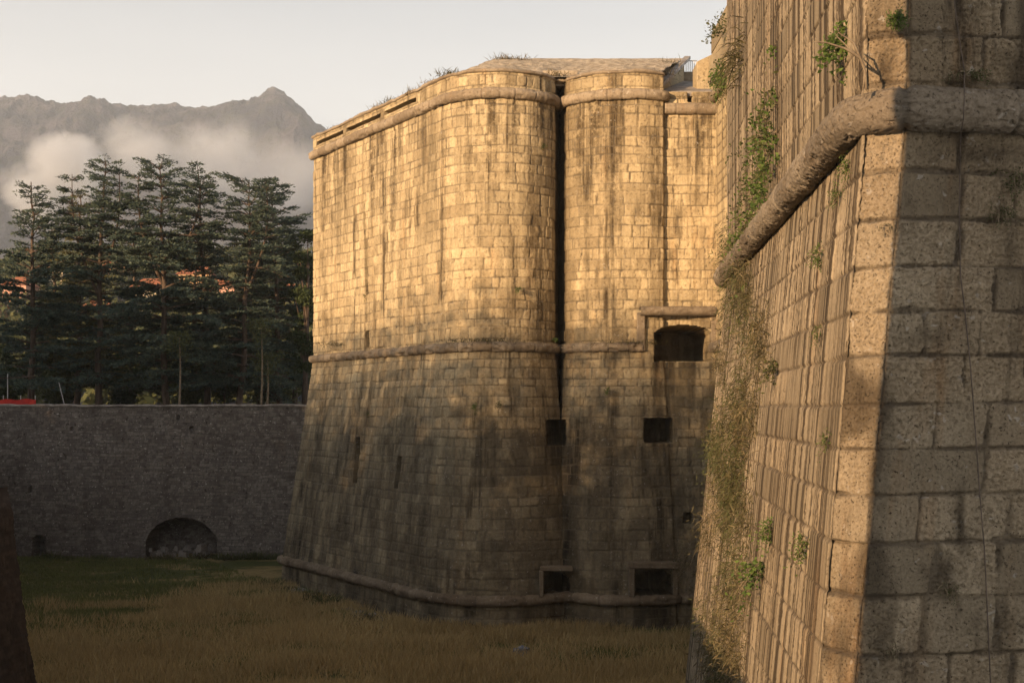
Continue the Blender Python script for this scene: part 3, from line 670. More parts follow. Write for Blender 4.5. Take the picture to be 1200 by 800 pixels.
# ground behind the outer wall, rising to the town and hills
pxr = np.array([-900, -300, 0, 35, 60, 80, 120, 150, 180, 220, 250, 285, 303, 312, 322, 333, 345, 356, 368, 383, 400, 440, 520, 700, 1000, 1600])
pyr = 7 + np.array([150, 128, 117, 116, 120, 125, 122.5, 124, 122, 124.5, 124.5, 122, 116.5, 110, 106.5, 110.5, 122.5, 131, 144, 152, 163, 185, 205, 215, 200, 190])
ang = np.concatenate([np.linspace(-.95, -.46, 90), np.linspace(-.455, -.10, 420), np.linspace(-.09, .75, 120)]); dist = np.concatenate([np.linspace(84.7, 300, 60), np.linspace(310, 1400, 70), np.linspace(1420, 3400, 190), np.linspace(3440, 5200, 25)])
aa, dd = np.meshgrid(ang, dist); X = aa * dd; Y = dd
ppx = CX + F * aa; ridge_e = (HY - np.interp(ppx, pxr, pyr)) / F
YR = 3000.0
hr = ridge_e * YR
wx = X / 260.0; wy = Y / 260.0
rid = 1 - abs(2 * fbm(wx, wy * .55, 0, 6, 41, .52) - 1); det = fbm(wx * 3, wy * 3, 0, 5, 43, .55)
prof = sst(1500, YR, Y) ** 1.25 * (1 - .55 * sst(YR, 5200, Y))
mount = hr * prof * (1 + (rid - .75) * .4 * (1 - sst(2300, YR, Y)) ** 1 * sst(1500, 2000, Y)) + (det - .5) * 45 * sst(1500, 2200, Y) * (1 - .85 * sst(2700, YR, Y))
# the rocky summit, finer relief
mount += (fbm(wx * 7, wy * 7, 0, 5, 47) - .5) * (20 + 12 * np.exp(-((ppx - 322) / 45.) ** 2)) * sst(2300, 2800, Y)
mount += (1 - abs(2 * fbm(wx * 12, wy * 7, 0, 4, 49) - 1) - .7) * 14 * sst(1900, 2500, Y) * (1 - .6 * sst(2900, YR, Y))
slope = (48 * sst(130, 480, Y) + 20 * sst(480, 1400, Y)) * (1 - sst(1500, 2300, Y))
hillL = np.exp(-((X + 720) / 150.) ** 2) * np.exp(-((Y - 1350) / 300.) ** 2) * 250
hillR = np.exp(-((X + 230) / 120.) ** 2) * np.exp(-((Y - 1500) / 250.) ** 2) * 90
Z = mount + slope + hillL + hillR + (fbm(X / 60, Y / 60, 0, 4, 45) - .5) * 14 * sst(200, 700, Y)
Z = np.where(Y > 1500, np.maximum(Z, 40), Z); Z = Z - .06
nu = len(ang); a, b = np.meshgrid(np.arange(len(dist) - 1), np.arange(nu - 1), indexing='ij')
tf = np.stack([a * nu + b, a * nu + b + 1, (a + 1) * nu + b + 1, (a + 1) * nu + b], -1).reshape(-1, 4)
def zt(x, y):
    i = np.searchsorted(dist, y); j = np.searchsorted(ang, x / y); return float(Z[min(i, len(dist) - 1), min(j, nu - 1)])
tm = NT('hillside'); o_ = tm.coords('Object', (.001, .001, .001))
f1 = tm.noise(o_, 6, 6, .62, .42, .58); f2 = tm.noise(o_, 26, 6, .7, .45, .6)
c = tm.mix(f1, (.045, .05, .08), (.13, .118, .145)); c = tm.mix(tm.math('MULTIPLY', f2, .55), c, (.05, .06, .035))
geo = tm.n('ShaderNodeNewGeometry'); sp = tm.n('ShaderNodeSeparateXYZ'); tm.l(geo.outputs['Position'], sp.inputs[0])
hi = tm.ramp(tm.math('ADD', sp.outputs['Z'], tm.ramp(tm.noise(o_, 40, 5, .7), .2, .8, -90, 90)), 660, 760)
c = tm.mix(tm.math('MULTIPLY', hi, .8), c, (.25, .24, .26)); tm.color(c); tm.bump(tm.noise(o_, 60, 6, .7), 1.0, 26)
o = mesh_np('hills', np.stack([X, Y, Z], -1).reshape(-1, 3), tf, tm.m); tag(o, kind='structure')
# park ground on the camera side of the left bank
mb = MB(); mb.v.append(np.array([(-9.0, -8, -.03), (-37.6, 84.6, -.03), (-320, 84.6, -.03), (-320, -320, -.03), (40, -320, -.03), (40, -9, -.03)])); mb.n = 6
me = bpy.data.meshes.new('park_ground'); me.from_pydata([tuple(v) for v in mb.v[0]], [], [(0, 1, 2, 3, 4, 5)]); me.materials.append(gm.m)
o = bpy.data.objects.new('park_ground', me); COL.objects.link(o); tag(o, kind='structure')

# ================================================================== trees
def foliage_mesh(name, P, D, L, Wd, mat, parent, seed, droop=0.0):
    """n blades: centre P, direction D, length L, width Wd"""
    r = np.random.default_rng(seed); n = len(P); D = D / (np.linalg.norm(D, axis=1)[:, None] + 1e-9)
    q = r.normal(0, 1, (n, 3)); s = np.cross(D, q); s /= np.linalg.norm(s, axis=1)[:, None] + 1e-9
    v = np.stack([P - s * Wd[:, None] / 2, P + D * L[:, None] * .5 - s * Wd[:, None] * .6 + 0, P + D * L[:, None], P + D * L[:, None] * .4 + s * Wd[:, None] * .6], 1)
    f = np.arange(4 * n).reshape(-1, 4)
    return mesh_np(name, v.reshape(-1, 3), f, mat, parent, dict(rnd=np.clip(np.repeat(r.random(n), 4), 0, 1)), smooth=False)
def cedar(px, Y, topy, half, kind, seed, label, mat='cedar', base=.12, dens=1.0, split=None):
    r = np.random.default_rng(seed); x0 = (px - CX) / F * Y; z0 = zt(x0, max(Y, 86)) ; H = (HY - topy) / F * Y - z0; Wm = half / F * Y * 1.15
    t = thing('cedar_tree', (x0, Y, z0), label, 'tree', None)
    # trunk
    hs = np.linspace(0, H * .985, 26); lean = r.normal(0, .02, 2); wob = np.c_[np.cumsum(r.normal(0, .05, 26)), np.cumsum(r.normal(0, .05, 26))]
    wob -= wob[0]; tr = np.c_[x0 + lean[0] * hs + wob[:, 0], Y + lean[1] * hs + wob[:, 1], z0 - .2 + hs]
    rad = .24 * (H / 18) * (1 - hs / H) ** .8 + .025
    mb = MB(); mb.tube(tr, rad, 9, .12)
    leaders = [(tr, 1.0)]
    if split:
        for (dx, hfrac, top) in split:
            b0 = np.array([np.interp(hfrac * H, hs, tr[:, k]) for k in range(3)]); e = np.array([x0 + dx, Y + r.normal(0, 1), z0 + H * top])
            tt = np.linspace(0, 1, 14)[:, None]; pth = b0 + (e - b0) * tt; pth[:, 0] += np.sin(tt[:, 0] * 3.14) * dx * .35
            mb.tube(pth, .10 * (1 - tt[:, 0]) + .02, 7, .1); leaders.append((pth, .6))
    FP = []; FD = []
    def limb(p0, az, L, el, dr):
        n = max(4, int(L / .35)); s = np.linspace(0, 1, n); d = np.array([math.cos(az), math.sin(az)]); wv = np.cumsum(r.normal(0, .03, n)) * L / n * 2
        pts = np.c_[p0[0] + d[0] * L * s - d[1] * wv, p0[1] + d[1] * L * s + d[0] * wv, p0[2] + L * (math.tan(el) * s - dr * s ** 2.2)]
        mb.tube(pts, .055 * (L / 4) * (1 - s) ** .8 + .012, 5)
        # flat sprays of branchlets either side
        m = int(L / .10 * dens)
        for q in range(m):
            a_ = r.uniform(.22, 1.0); bp = np.array([np.interp(a_, s, pts[:, k]) for k in range(3)])
            bl = (L * .30 * (1.15 - a_) + .35) * r.uniform(.55, 1.15); sd = 1 if q % 2 else -1
            ba = az + sd * r.uniform(.5, 1.15) if a_ < .93 else az + r.normal(0, .4)
            bd = np.array([math.cos(ba), math.sin(ba), r.normal(.04, .10)])
            k = max(3, int(bl / .062)); ts = np.linspace(.08, 1, k)
            pp = bp + bd * (bl * ts)[:, None]; pp[:, 2] -= .20 * bl * ts ** 2
            pp += r.normal(0, 1, pp.shape) * np.array([.06, .06, .025])
            dd_ = bd + r.normal(0, .55, pp.shape); dd_[:, 2] = abs(dd_[:, 2]) * .55 + .05
            FP.append(pp); FD.append(dd_)
    for (ld, sc) in leaders:
        lo = base if sc == 1.0 else .25
        hh = lo * H; N_ = 0
        if sc != 1.0: zl0, zl1 = ld[0, 2], ld[-1, 2]
        else: zl0, zl1 = z0, z0 + H
        span = zl1 - zl0; h = lo * span
        while h < span * .985:
            f_ = h / span
            if kind == 'cone': L0 = Wm * (1 - f_) ** .85 * 1.1 + .25
            else: L0 = Wm * min(1.0, (1.25 * (1 - f_)) ** .42) * (.75 + .25 * math.sin(f_ * 9 + seed)) + .3
            L0 *= sc if sc == 1.0 else .62
            for q in range(r.integers(5, 9)):
                if r.random() < .1: continue
                az = r.uniform(0, 6.283); L = L0 * r.uniform(.55, 1.18)
                if kind == 'cone': el = R(8 + 30 * f_) + r.normal(0, .08); dr = .22
                else: el = R(6 + 34 * f_ ** 2) + r.normal(0, .09); dr = .2 + .1 * r.random()
                p0 = [np.interp(zl0 + h, ld[:, 2], ld[:, k]) for k in (0, 1)] + [zl0 + h - .2]
                limb(p0, az, L, el, dr)
            h += r.uniform(.5, .95) * (H / 18) * (1.0 if kind != 'cone' else .85)
    mb.build('trunk', M['bark'], t, True)
    FP = np.concatenate(FP); FD = np.concatenate(FD); n = len(FP)
    foliage_mesh('crown', FP, FD, r.uniform(.14, .33, n), r.uniform(.045, .09, n), M[mat], t, seed + 1)
    return n
tot = 0
tot += cedar(36, 93, 205, 62, 'cone', 1, 'slender cone-shaped cedar with a pointed top at the left edge, behind the moat wall')
tot += cedar(92, 101, 222, 55, 'cone', 2, 'shorter olive-brown cedar squeezed between the pointed one and the tall shaggy one', 'cedar_warm')
tot += cedar(116, 94, 184, 62, 'wide', 3, 'tall shaggy cedar with an uneven peaked top, right of the pointed one', split=[(-1.9, .45, .93), (1.7, .5, .95)])
tot += cedar(195, 93, 189, 74, 'wide', 4, 'tallest broad cedar with a dark bare upper trunk in the middle of the row', split=[(-2.0, .5, .96), (2.3, .55, .93)])
tot += cedar(243, 97, 199, 70, 'wide', 5, 'dense cedar with a rounded top directly right of the tallest broad one')
tot += cedar(280, 94, 203, 66, 'wide', 6, 'wide layered blue-green cedar near the golden bastion', split=[(2.2, .5, .97)])
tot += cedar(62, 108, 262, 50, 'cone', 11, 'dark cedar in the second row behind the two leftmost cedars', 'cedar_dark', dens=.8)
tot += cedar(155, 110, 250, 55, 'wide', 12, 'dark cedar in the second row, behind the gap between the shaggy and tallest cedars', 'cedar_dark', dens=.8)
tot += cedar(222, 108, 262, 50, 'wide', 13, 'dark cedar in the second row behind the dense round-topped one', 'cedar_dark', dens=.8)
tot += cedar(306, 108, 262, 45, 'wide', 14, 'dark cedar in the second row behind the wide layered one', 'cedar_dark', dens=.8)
tot += cedar(328, 99, 220, 62, 'wide', 8, 'smaller cedar with ragged sprays, last full one before the golden bastion')
print('cedar blades', tot)

def broadleaf(loc, H, Wd, seed, mat, leafs, nleaf, name='broadleaf_tree', label='', cat='tree', group=None, trunk_r=.25, base=.25):
    r = np.random.default_rng(seed); t = thing(name, loc, label, cat, group); x0, y0, z0 = loc
    mb = MB(); tr = np.c_[x0 + np.linspace(0, .3, 8), np.full(8, y0), np.linspace(z0 - .1, z0 + H * .75, 8)]; mb.tube(tr, np.linspace(trunk_r, trunk_r * .3, 8), 8, .1)
    cs_ = []
    for q in range(22):
        a_ = r.uniform(0, 6.283); rr = Wd * math.sqrt(r.random()) * .8; zz = r.uniform(base + .1, .92) * H; k = math.sqrt(max(.05, 1 - ((zz / H - .58) / .46) ** 2))
        c_ = np.array([x0 + math.cos(a_) * rr * k, y0 + math.sin(a_) * rr * k, z0 + zz]); cs_.append(c_)
        b0 = tr[min(7, max(2, int(zz / H * 6)))]; mb.tube(np.linspace(b0, c_, 5), np.linspace(trunk_r * .35, .02, 5), 5)
    mb.build('trunk', M['bark'], t, True)
    cs_ = np.array(cs_); ci = r.integers(0, len(cs_), nleaf); g = r.normal(0, 1, (nleaf, 3)); g /= np.linalg.norm(g, axis=1)[:, None]
    P = cs_[ci] + g * (Wd * .36 * r.random(nleaf) ** .4 * (.7 + .6 * r.random(22)[ci]))[:, None] * np.array([1, 1, .75])
    foliage_mesh('crown', P, r.normal(0, 1, (nleaf, 3)), r.uniform(.7, 1.3, nleaf) * leafs, r.uniform(.4, .7, nleaf) * leafs, M[mat], t, seed)
    return t
broadleaf((W(357, 0, 96)[0], 96, 0), (HY - 252) / F * 96, 1.5, 5, 'dark_leaf', .22, 9000, label='dark narrow leafy tree half hidden by the edge of the golden bastion', base=.1)
broadleaf((W(345, 0, 104)[0], 104, 0), (HY - 275) / F * 104, 2.6, 6, 'dark_leaf', .25, 9000, label='low round dark tree behind the last cedar by the bastion', base=.1)
# dark undergrowth between the trunks
for k, (px, Y, h, w_, lab) in enumerate([(8, 98, 5.5, 2.6, 'dark low bush under the pointed cedar at the left edge'), (70, 104, 5, 2.6, 'dark low bush left of the tall shaggy cedar'), (150, 106, 4.5, 2.4, 'dark low bush between the shaggy cedar and the tallest one'),
                                       (228, 101, 4.6, 2.6, 'dark low bush under the dense round-topped cedar'), (262, 103, 5.4, 2.4, 'dark low bush under the wide layered cedar'), (320, 104, 6, 3.2, 'dark tall bush under the last full cedar')]):
    broadleaf((W(px, 0, Y)[0], Y, zt(W(px, 0, Y)[0], Y)), h, w_, 20 + k, 'dark_leaf' if k % 2 == 0 else 'leafo', .24, 4500, 'bush', lab, 'bush', None, .08, .0)
# thin pale saplings
for k, (px, Y, top, lab) in enumerate([(210, 88, 395, 'thin pale sapling trunk standing in front of the tallest cedar'), (306, 88.5, 380, 'thin pale sapling trunk in front of the last full cedar'), (313, 89.5, 420, 'short thin sapling beside the taller pale one near the bastion')]):
    x = W(px, 0, Y)[0]; t = thing('sapling', (x, Y, 0), lab, 'tree'); z1 = (HY - top) / F * Y
    mb = MB(); mb.tube(np.c_[x + np.sin(np.linspace(0, 3, 10)) * .08, np.full(10, Y), np.linspace(-.1, z1, 10)], np.linspace(.09, .03, 10), 7); mb.build('trunk', M['twig'], t, True)
    n = 500; r = np.random.default_rng(k); P = np.c_[x + r.normal(0, .5, n), Y + r.normal(0, .5, n), z1 - abs(r.normal(0, .9, n)) + .4]
    foliage_mesh('crown', P, r.normal(0, 1, (n, 3)), np.full(n, .2), np.full(n, .09), M['leafo'], t, k)
# red barrier, rope post and rope on the wall top
M['red'] = plain('red_plastic', (.36, .018, .012), (.5, .035, .02), 2, rough=.5)
rb = thing('red_barrier', (W(20, 0, 85)[0], 85.2, 0), 'bright red plastic barrier sheet standing on the moat wall at the left edge', 'barrier')
mb = MB()
n = 40; xx = np.linspace(W(-20, 0, 85)[0], W(41, 0, 85)[0], n); tp = np.interp(xx, [xx[0], xx[-1]], [.5, .46]) + .04 * np.sin(xx * 5) + .04
v = [];
for i in range(n): yy = 85.2 + .05 * math.sin(xx[i] * 6); v += [(xx[i], yy, .2), (xx[i], yy, tp[i] + .1 * (i / n)), (xx[i], yy + .03, tp[i] + .1 * (i / n)), (xx[i], yy + .03, .2)]
f = [[i * 4 + q, (i + 1) * 4 + q, (i + 1) * 4 + (q + 1) % 4, i * 4 + (q + 1) % 4] for i in range(n - 1) for q in range(4)]
mb.add(v, f); mb.build('sheet', M['red'], rb)
for x in (xx[2], xx[14], xx[27], xx[-2]):
    mb = MB(); mb.tube([(x, 85.3, 0), (x, 85.3, .85)], .03, 6); mb.build('stake', M['metal'], rb)
gp_ = thing('leaning_stake', (W(76, 0, 85.5)[0], 85.5, .1), 'thin pale leaning stake on the moat wall right of the red barrier', 'stake')
mb = MB(); mb.tube(np.linspace((W(76, 0, 85.5)[0], 85.5, .1), W(69, 448, 85.6), 5), .025, 6); mb.build('rod', M['metal'], gp_)
mb = MB(); mb.tube(np.array([W(9, 0, 86)[0:2] + (0,), W(9, 438, 86)]), .03, 6); tag(mb.build('thin_post', M['metal'], None), 'thin grey post behind the red barrier at the left edge', 'post')
mb = MB(); xs_ = np.linspace(-10, 42, 20); mb.tube([W(x, 440 + (1 - ((x - 0) / 42.) ** 2) * 3, 86) for x in xs_], .03, 6); tag(mb.build('slack_cable', M['cable'], None, True), 'slack dark cable sagging above the red barrier', 'cable')

# ================================================================== town glimpsed through the trees
M['plasterA'] = plain('ochre_plaster', (.42, .27, .14), (.5, .34, .2), 2); M['plasterB'] = plain('pink_plaster', (.46, .25, .18), (.54, .32, .24), 2)
M['plasterC'] = plain('cream_plaster', (.5, .42, .3), (.58, .5, .38), 2); M['tile'] = plain('terracotta_tiles', (.26, .09, .045), (.36, .14, .07), 3, bump=.5)
M['glass'] = plain('dark_window_glass', (.02, .025, .03), (.04, .045, .05), 2, rough=.2)
hw = [('ochre', 'plasterA'), ('pink', 'plasterB'), ('cream', 'plasterC')]
hspots = [(-20, 260), (24, 300), (60, 340), (118, 260), (140, 330), (180, 290), (232, 320), (262, 300), (305, 350), (340, 300), (200, 420), (30, 420)]
wordpos = ['far left', 'left', 'centre left', 'centre', 'centre right', 'right']
for k, (px, Y) in enumerate(hspots):
    x = (px - CX) / F * Y; z = zt(x, Y); col_, mt = hw[k % 3]; r = random.Random(k); w_, d_, h_ = r.uniform(5, 9), r.uniform(6, 8), r.uniform(3.5, 6)
    t = thing('town_house', (x, Y, z), f'distant {col_} plastered house with a tiled roof glimpsed between the cedars', 'house', 'houses glimpsed between the cedars')
    t['label'] = f'distant {col_} plastered house with a terracotta roof, glimpsed between cedar trunks'
    t['group'] = f'{col_} houses glimpsed between the cedars'
    mb = MB(); mb.box((x, Y, z + h_ / 2 - 1), (w_, d_, h_ + 2)); mb.build('wall', M[mt], t)
    mb = MB(); e = .5; zb = z + h_ - .05
    mb.hexa([(x - w_ / 2 - e, Y - d_ / 2 - e, zb), (x + w_ / 2 + e, Y - d_ / 2 - e, zb), (x + w_ / 2 + e, Y + d_ / 2 + e, zb), (x - w_ / 2 - e, Y + d_ / 2 + e, zb)],
            [(x - w_ / 2 + 1.5, Y - .3, zb + 2.2), (x + w_ / 2 - 1.5, Y - .3, zb + 2.2), (x + w_ / 2 - 1.5, Y + .3, zb + 2.2), (x - w_ / 2 + 1.5, Y + .3, zb + 2.2)]); mb.build('roof', M['tile'], t)
    for fl_ in range(int(h_ // 3)):
        for q in range(3):
            mb = MB(); mb.box((x - w_ / 2 + w_ * (q + .5) / 3, Y - d_ / 2 - .02, z + 1.5 + fl_ * 3), (1.0, .12, 1.4)); mb.build('window', M['glass'], t)
# scattered far bushes on the town slope: one mass
r = np.random.default_rng(12); cN = 720; FPs = []
for q in range(cN):
    Y = r.uniform(150, 700); px = r.uniform(-60, 400); x = (px - CX) / F * Y; z = zt(x, Y); s_ = r.uniform(1.5, 5.0); n = 130; g = r.normal(0, 1, (n, 3)); g /= np.linalg.norm(g, axis=1)[:, None]
    FPs.append(np.array([x, Y, z + s_ * .7]) + g * s_ * np.array([1, 1, .8]))
FPs = np.concatenate(FPs); n = len(FPs)
tag(foliage_mesh('far_woodland', FPs, r.normal(0, 1, (n, 3)), r.uniform(.9, 1.8, n), r.uniform(.6, 1.0, n), M['leafo'], None, 3), 'scattered olive-green woodland on the slope behind the cedars', 'woodland', kind='stuff')

# ================================================================== unseen trees, leaf mass and block added on the camera side for shade
def copy_tree(root, loc):
    c = root.copy(); COL.objects.link(c); c.location = loc
    for ch in root.children:
        d = ch.copy(); COL.objects.link(d); pi_ = ch.matrix_parent_inverse.copy(); d.parent = c; d.matrix_parent_inverse = pi_
    return c
SA, SE = 40.0, 9.0                      # sun: degrees left of straight behind the camera, elevation
sd = np.array([-math.sin(R(SA)), -math.cos(R(SA))]); pd = np.array([math.cos(R(SA)), -math.sin(R(SA))])
def shade_pos(p, q): return pd * p + sd * q       # p across the sunlight, q towards the sun
park = broadleaf((*shade_pos(-58, 20), 0), 12.6, 4.5, 40, 'dark_leaf', .6, 6000, 'shading_tree', 'unseen leafy tree added on the left bank to shade the moat', 'tree', 'unseen trees added to shade the moat', .3, .12)
pr = random.Random(4)
for k, (p, q, s_) in enumerate([(-54.5, 60, 1.0), (-41, 66, 1.02), (-51, 62, .95), (-44.5, 60, 1.02), (-38, 60, .93), (-31.5, 64, 1.0), (-26, 60, .94), (-48, 70, .8), (-35, 72, .85), (-28.5, 70, .9), (-65, 55, 1.25), (-72, 50, 1.45), (-79, 48, 1.5), (-86, 48, 1.55), (-93, 48, 1.6), (-100, 48, 1.5), (-69, 44, 1.3), (-83, 40, 1.4), (-97, 42, 1.5)]):  # out-of-view trees placed to block the low sun on bastion and cedars
    l_ = shade_pos(p, q - 40 + 0); c = copy_tree(park, (*l_, 0)); s_ *= .82 if p > -64 else 1.05; c.scale = (s_, s_, s_ * pr.uniform(.95, 1.05))
r = np.random.default_rng(88); cp = []
n = 85000; lv = r.uniform(0, 1, n); hs_z = np.interp(lv, np.array([0, .02, .06, .14, .28, .48, 1.0]), np.array([5.6, 4.2, 3.2, 2.0, .6, -1.2, -6.5]))  # added leaves thin out upwards so the shadow on the bastion fades
q_ = r.uniform(20, 60, n); p_ = r.uniform(-63, -24.5, n); clump = fbm(p_ * .55, hs_z * .35, q_ * .08, 3, 5); k_ = r.random(n) < .35 * sst(.3, .6, clump) + .65
q_, p_, hs_z = q_[k_], p_[k_], hs_z[k_]
Pw = pd[None] * p_[:, None] + sd[None] * q_[:, None]; zz = np.maximum(.3, hs_z + (q_ + 43.7) * math.tan(R(9)))
n = len(Pw); foli = foliage_mesh('shade_canopy', np.c_[Pw, zz], r.normal(0, 1, (n, 3)), r.uniform(.16, .34, n), r.uniform(.10, .2, n), M['dark_leaf'], None, 9)
tag(foli, 'dense leafy woodland canopy on the bank left of the moat', 'woodland', kind='stuff')
mb = MB()
for k in range(40):
    l_ = shade_pos(r.uniform(-62, -26), r.uniform(22, 58)); mb.tube(np.array([(l_[0], l_[1], -.1), (l_[0] + .2, l_[1], 9)]), [.2, .08], 6)
tag(mb.build('shade_canopy_trunks', M['bark'], None, True), 'unseen trunks added under the shading leaf mass', 'woodland', kind='stuff')
# unseen block added to cast the shadow on the near bastion's front
SHP = pd @ np.array(Cc[:2])              # sunlight plane through the bastion's front corner
block_pos = shade_pos(SHP + 1.3, 0); base_q = sd @ np.array(Cc[:2])
pc = pd * (SHP + 1.235) + sd * (base_q + 11.6)
added_block = thing('shade_blocker', (pc[0], pc[1], FLOOR), 'tall stone gate pillar beside the viewpoint, just outside the left of the picture', 'light blocker')
mb = MB(); mb.box((pc[0], pc[1], (FLOOR + 8.4) / 2), (2.5, 2.2, 8.4 - FLOOR), -R(SA)); n_ = 8
mb.build('shaft', M['rubble'], added_block, attrs=dict(blk=rng.random(8), jnt=np.zeros(8)))
mb = MB(); mb.box((pc[0], pc[1], 8.55), (2.56, 2.3, .3), -R(SA)); mb.build('cap', M['slate'], added_block)

# ================================================================== plants on the walls
def tuft(name, P0, n, L, mat, label, seed, droop=.6, spread=.5, w=.012, out=(-.8, -.6, .2), sc=(.1, .1, .1), cat='plant', group=None, mode='grass', parts=True):
    """a clump of grass blades or leafy twigs rooted in the wall at P0"""
    r = np.random.default_rng(seed); P0 = np.array(P0, float); out = np.array(out, float); out /= np.linalg.norm(out)
    t = thing(name, tuple(P0), label, cat, group)
    V = []; Fc = []; rn = []
    base = P0 + r.normal(0, 1, (n, 3)) * np.array(sc); d = out + r.normal(0, spread, (n, 3)); d /= np.linalg.norm(d, axis=1)[:, None]
    LL = L * (.4 + .8 * r.random(n)); ks = np.linspace(0, 1, 4)
    s = np.cross(d, r.normal(0, 1, (n, 3))); s /= np.linalg.norm(s, axis=1)[:, None] + 1e-9
    pts = base[:, None] + d[:, None] * (LL[:, None] * ks)[..., None]; pts[..., 2] -= droop * LL[:, None] * ks[None] ** 2
    wd = w * np.array([1, .8, .5, .08])
    a_ = pts - s[:, None] * wd[None, :, None]; b2_ = pts + s[:, None] * wd[None, :, None]
    V = np.concatenate([a_, b2_], 1).reshape(-1, 3)
    i = np.arange(n)[:, None] * 8; q = np.arange(3)[None]; f = np.stack([i + q, i + q + 1, i + q + 5, i + q + 4], -1).reshape(-1, 4)
    mesh_np('twigs' if mode != 'grass' else 'blades', V, f, M[mat] if mode == 'grass' else M['twig'], t, dict(rnd=np.repeat(r.random(n), 8)), smooth=False)
    return t, pts
def leafy(name, P0, n, L, nl, ls, mat, label, seed, **kw):
    t, pts = tuft(name, P0, n, L, mat, label, seed, mode='stem', w=.006, **kw); r = np.random.default_rng(seed + 5)
    k = r.integers(0, n, nl); s = r.uniform(.2, 1, nl) * 3; i0 = np.minimum(2, s.astype(int)); fr = (s - i0)[:, None]
    P = pts[k, i0] * (1 - fr) + pts[k, i0 + 1] * fr + r.normal(0, ls * .5, (nl, 3))
    D_ = r.normal(0, 1, (nl, 3)); D_[:, 2] = abs(D_[:, 2]) * .6
    foliage_mesh('leaves', P, D_, r.uniform(.6, 1.2, nl) * ls, r.uniform(.35, .55, nl) * ls, M[mat], t, seed); return t
def side_pt(px, py, push=0.0):
    """point on the near bastion's long side under a picture position"""
    k = (px - CX) / F; z = 0
    for _ in range(12):
        # solve for the parameter along B-A with batter at the height z
        lo, hi_ = 0., 1.
        for _2 in range(30):
            m_ = (lo + hi_) / 2; q = np.array(A) * m_ + np.array(Bp) * (1 - m_); h = max(0, min(ZM - z, 11.5)); x_, y_ = q[0] + q[2] * h, q[1] + q[3] * h
            if x_ / y_ > k: hi_ = m_
            else: lo = m_
        z = (HY - py) / F * y_
    return np.array([x_ - push, y_, z])
def front_pt(px, py):
    z = 0
    for _ in range(8):
        h = max(0, min(ZM - z, 11.5)); c_ = np.array(Cc); d_ = np.array(D); k = (px - CX) / F
        lo, hi_ = (-.3, 1.0)
        for _2 in range(30):
            m_ = (lo + hi_) / 2; q = c_ + (d_ - c_) * m_
            if px < 1063 - 57 * max(0, (py - 155) / 645): q = c_ + (np.array(A) - c_) * (-m_ * 4)
            x_, y_ = q[0] + q[2] * h, q[1] + q[3] * h
            if x_ / y_ > k: hi_ = m_
            else: lo = m_
        z = (HY - py) / F * y_
    return np.array([x_, y_, z])
# leafy bush with bare branches above the moulding
leafy('wall_shrub', side_pt(986, 62) + (-.05, -.1, .1), 14, .42, 420, .06, 'leafg', 'bright green leafy shrub with bare twisted branches growing above the moulding', 101, out=(-.4, -.7, -.9), spread=.35, droop=.3, sc=(.05, .08, .05))
mb = MB()
for (pts_) in ([(1015, 105), (1014, 85), (1008, 68), (996, 58), (980, 42)], [(1008, 68), (990, 57), (968, 50), (952, 49)], [(1013, 80), (1000, 50), (982, 38)], [(1014, 85), (1012, 100), (1010, 112)]):
    p_ = [np.array(W(x, y, 11.55)) for x, y in pts_]; mb.tube(np.array(p_), np.linspace(.014, .005, len(p_)), 6, .3)
o = mb.build('bare_branch', M['twig'], None, True); tag(o, 'bare twisted grey branch clinging to the near wall above the moulding', 'branch')
# round dark ball plant on the quoin
leafy('cushion_plant', np.array(W(1051, 24, 11.62)), 200, .085, 2600, .018, 'leafg', 'small round dark green cushion plant on the quoin above the moulding', 103, out=(-.3, -1, 0), spread=1.5, droop=.1, sc=(.02, .02, .02))
# green creeper on the long side above the moulding
crs = [(903, 158, 'upper part of'), (898, 185, 'second clump of'), (893, 215, 'middle of'), (887, 245, 'fourth clump of'), (879, 270, 'lowest clump of')]
for k, (px, py, w_) in enumerate(crs):
    leafy('creeper', side_pt(px, py, .05), 40, .38, 330, .075, 'leafg' if k % 2 else 'leafo', w_ + ' the green creeper hanging down the near wall above the moulding', 110 + k, out=(-.4, -.6, -.2), spread=.7, droop=.5, sc=(.05, .35, .4))
leafy('creeper', side_pt(908, 175, .05), 20, .6, 500, .07, 'leafg', 'right edge of the green creeper against the pale near wall', 120, out=(-.3, -.6, .3), spread=.5, droop=.6, sc=(.03, .25, .6))
# dry scrub that covers the far end of the near bastion, from the moulding to the moat
r = np.random.default_rng(5)
sn = 0
for py in np.arange(300, 830, 17):
    for q in range(3):
        e = 846 - (py - 330) * .075 if py > 330 else 848
        wdt = 52 if py < 420 else 48
        px = e + 8 + r.uniform(0, wdt) * (1 if py > 330 else .4); p_ = side_pt(max(px, e + 1), py, .04)
        mt = ['dry', 'dryolive', 'dryolive', 'leafo'][r.integers(0, 4)]; sn += 1; sz_ = r.uniform(.5, 1.6)
        if r.random() < .42: continue
        t, _ = tuft('hanging_grass', p_, int(130 * sz_), .13 + .11 * sz_, mt, 'dry straw-coloured grass hanging from the shaded far edge of the near bastion', 200 + sn, droop=.6, spread=1.1, w=.006, out=(-.5, -.6, .2), sc=(.04, .5, .3), cat='grass', group='dry grass clumps hanging on the edge of the near bastion')
        nl = int(150 * sz_ ** 2); Pn = p_ + r.normal(0, 1, (nl, 3)) * np.array([.10, .4, .25]) * sz_ ** .5 + (-.06, -.06, 0)
        foliage_mesh('leaves', Pn, r.normal(0, .6, (nl, 3)) + (-.3, -.3, -.5), r.uniform(.06, .17, nl), r.uniform(.008, .018, nl), M[['leafo', 'dryolive', 'dry'][r.integers(0, 3)]], t, sn)
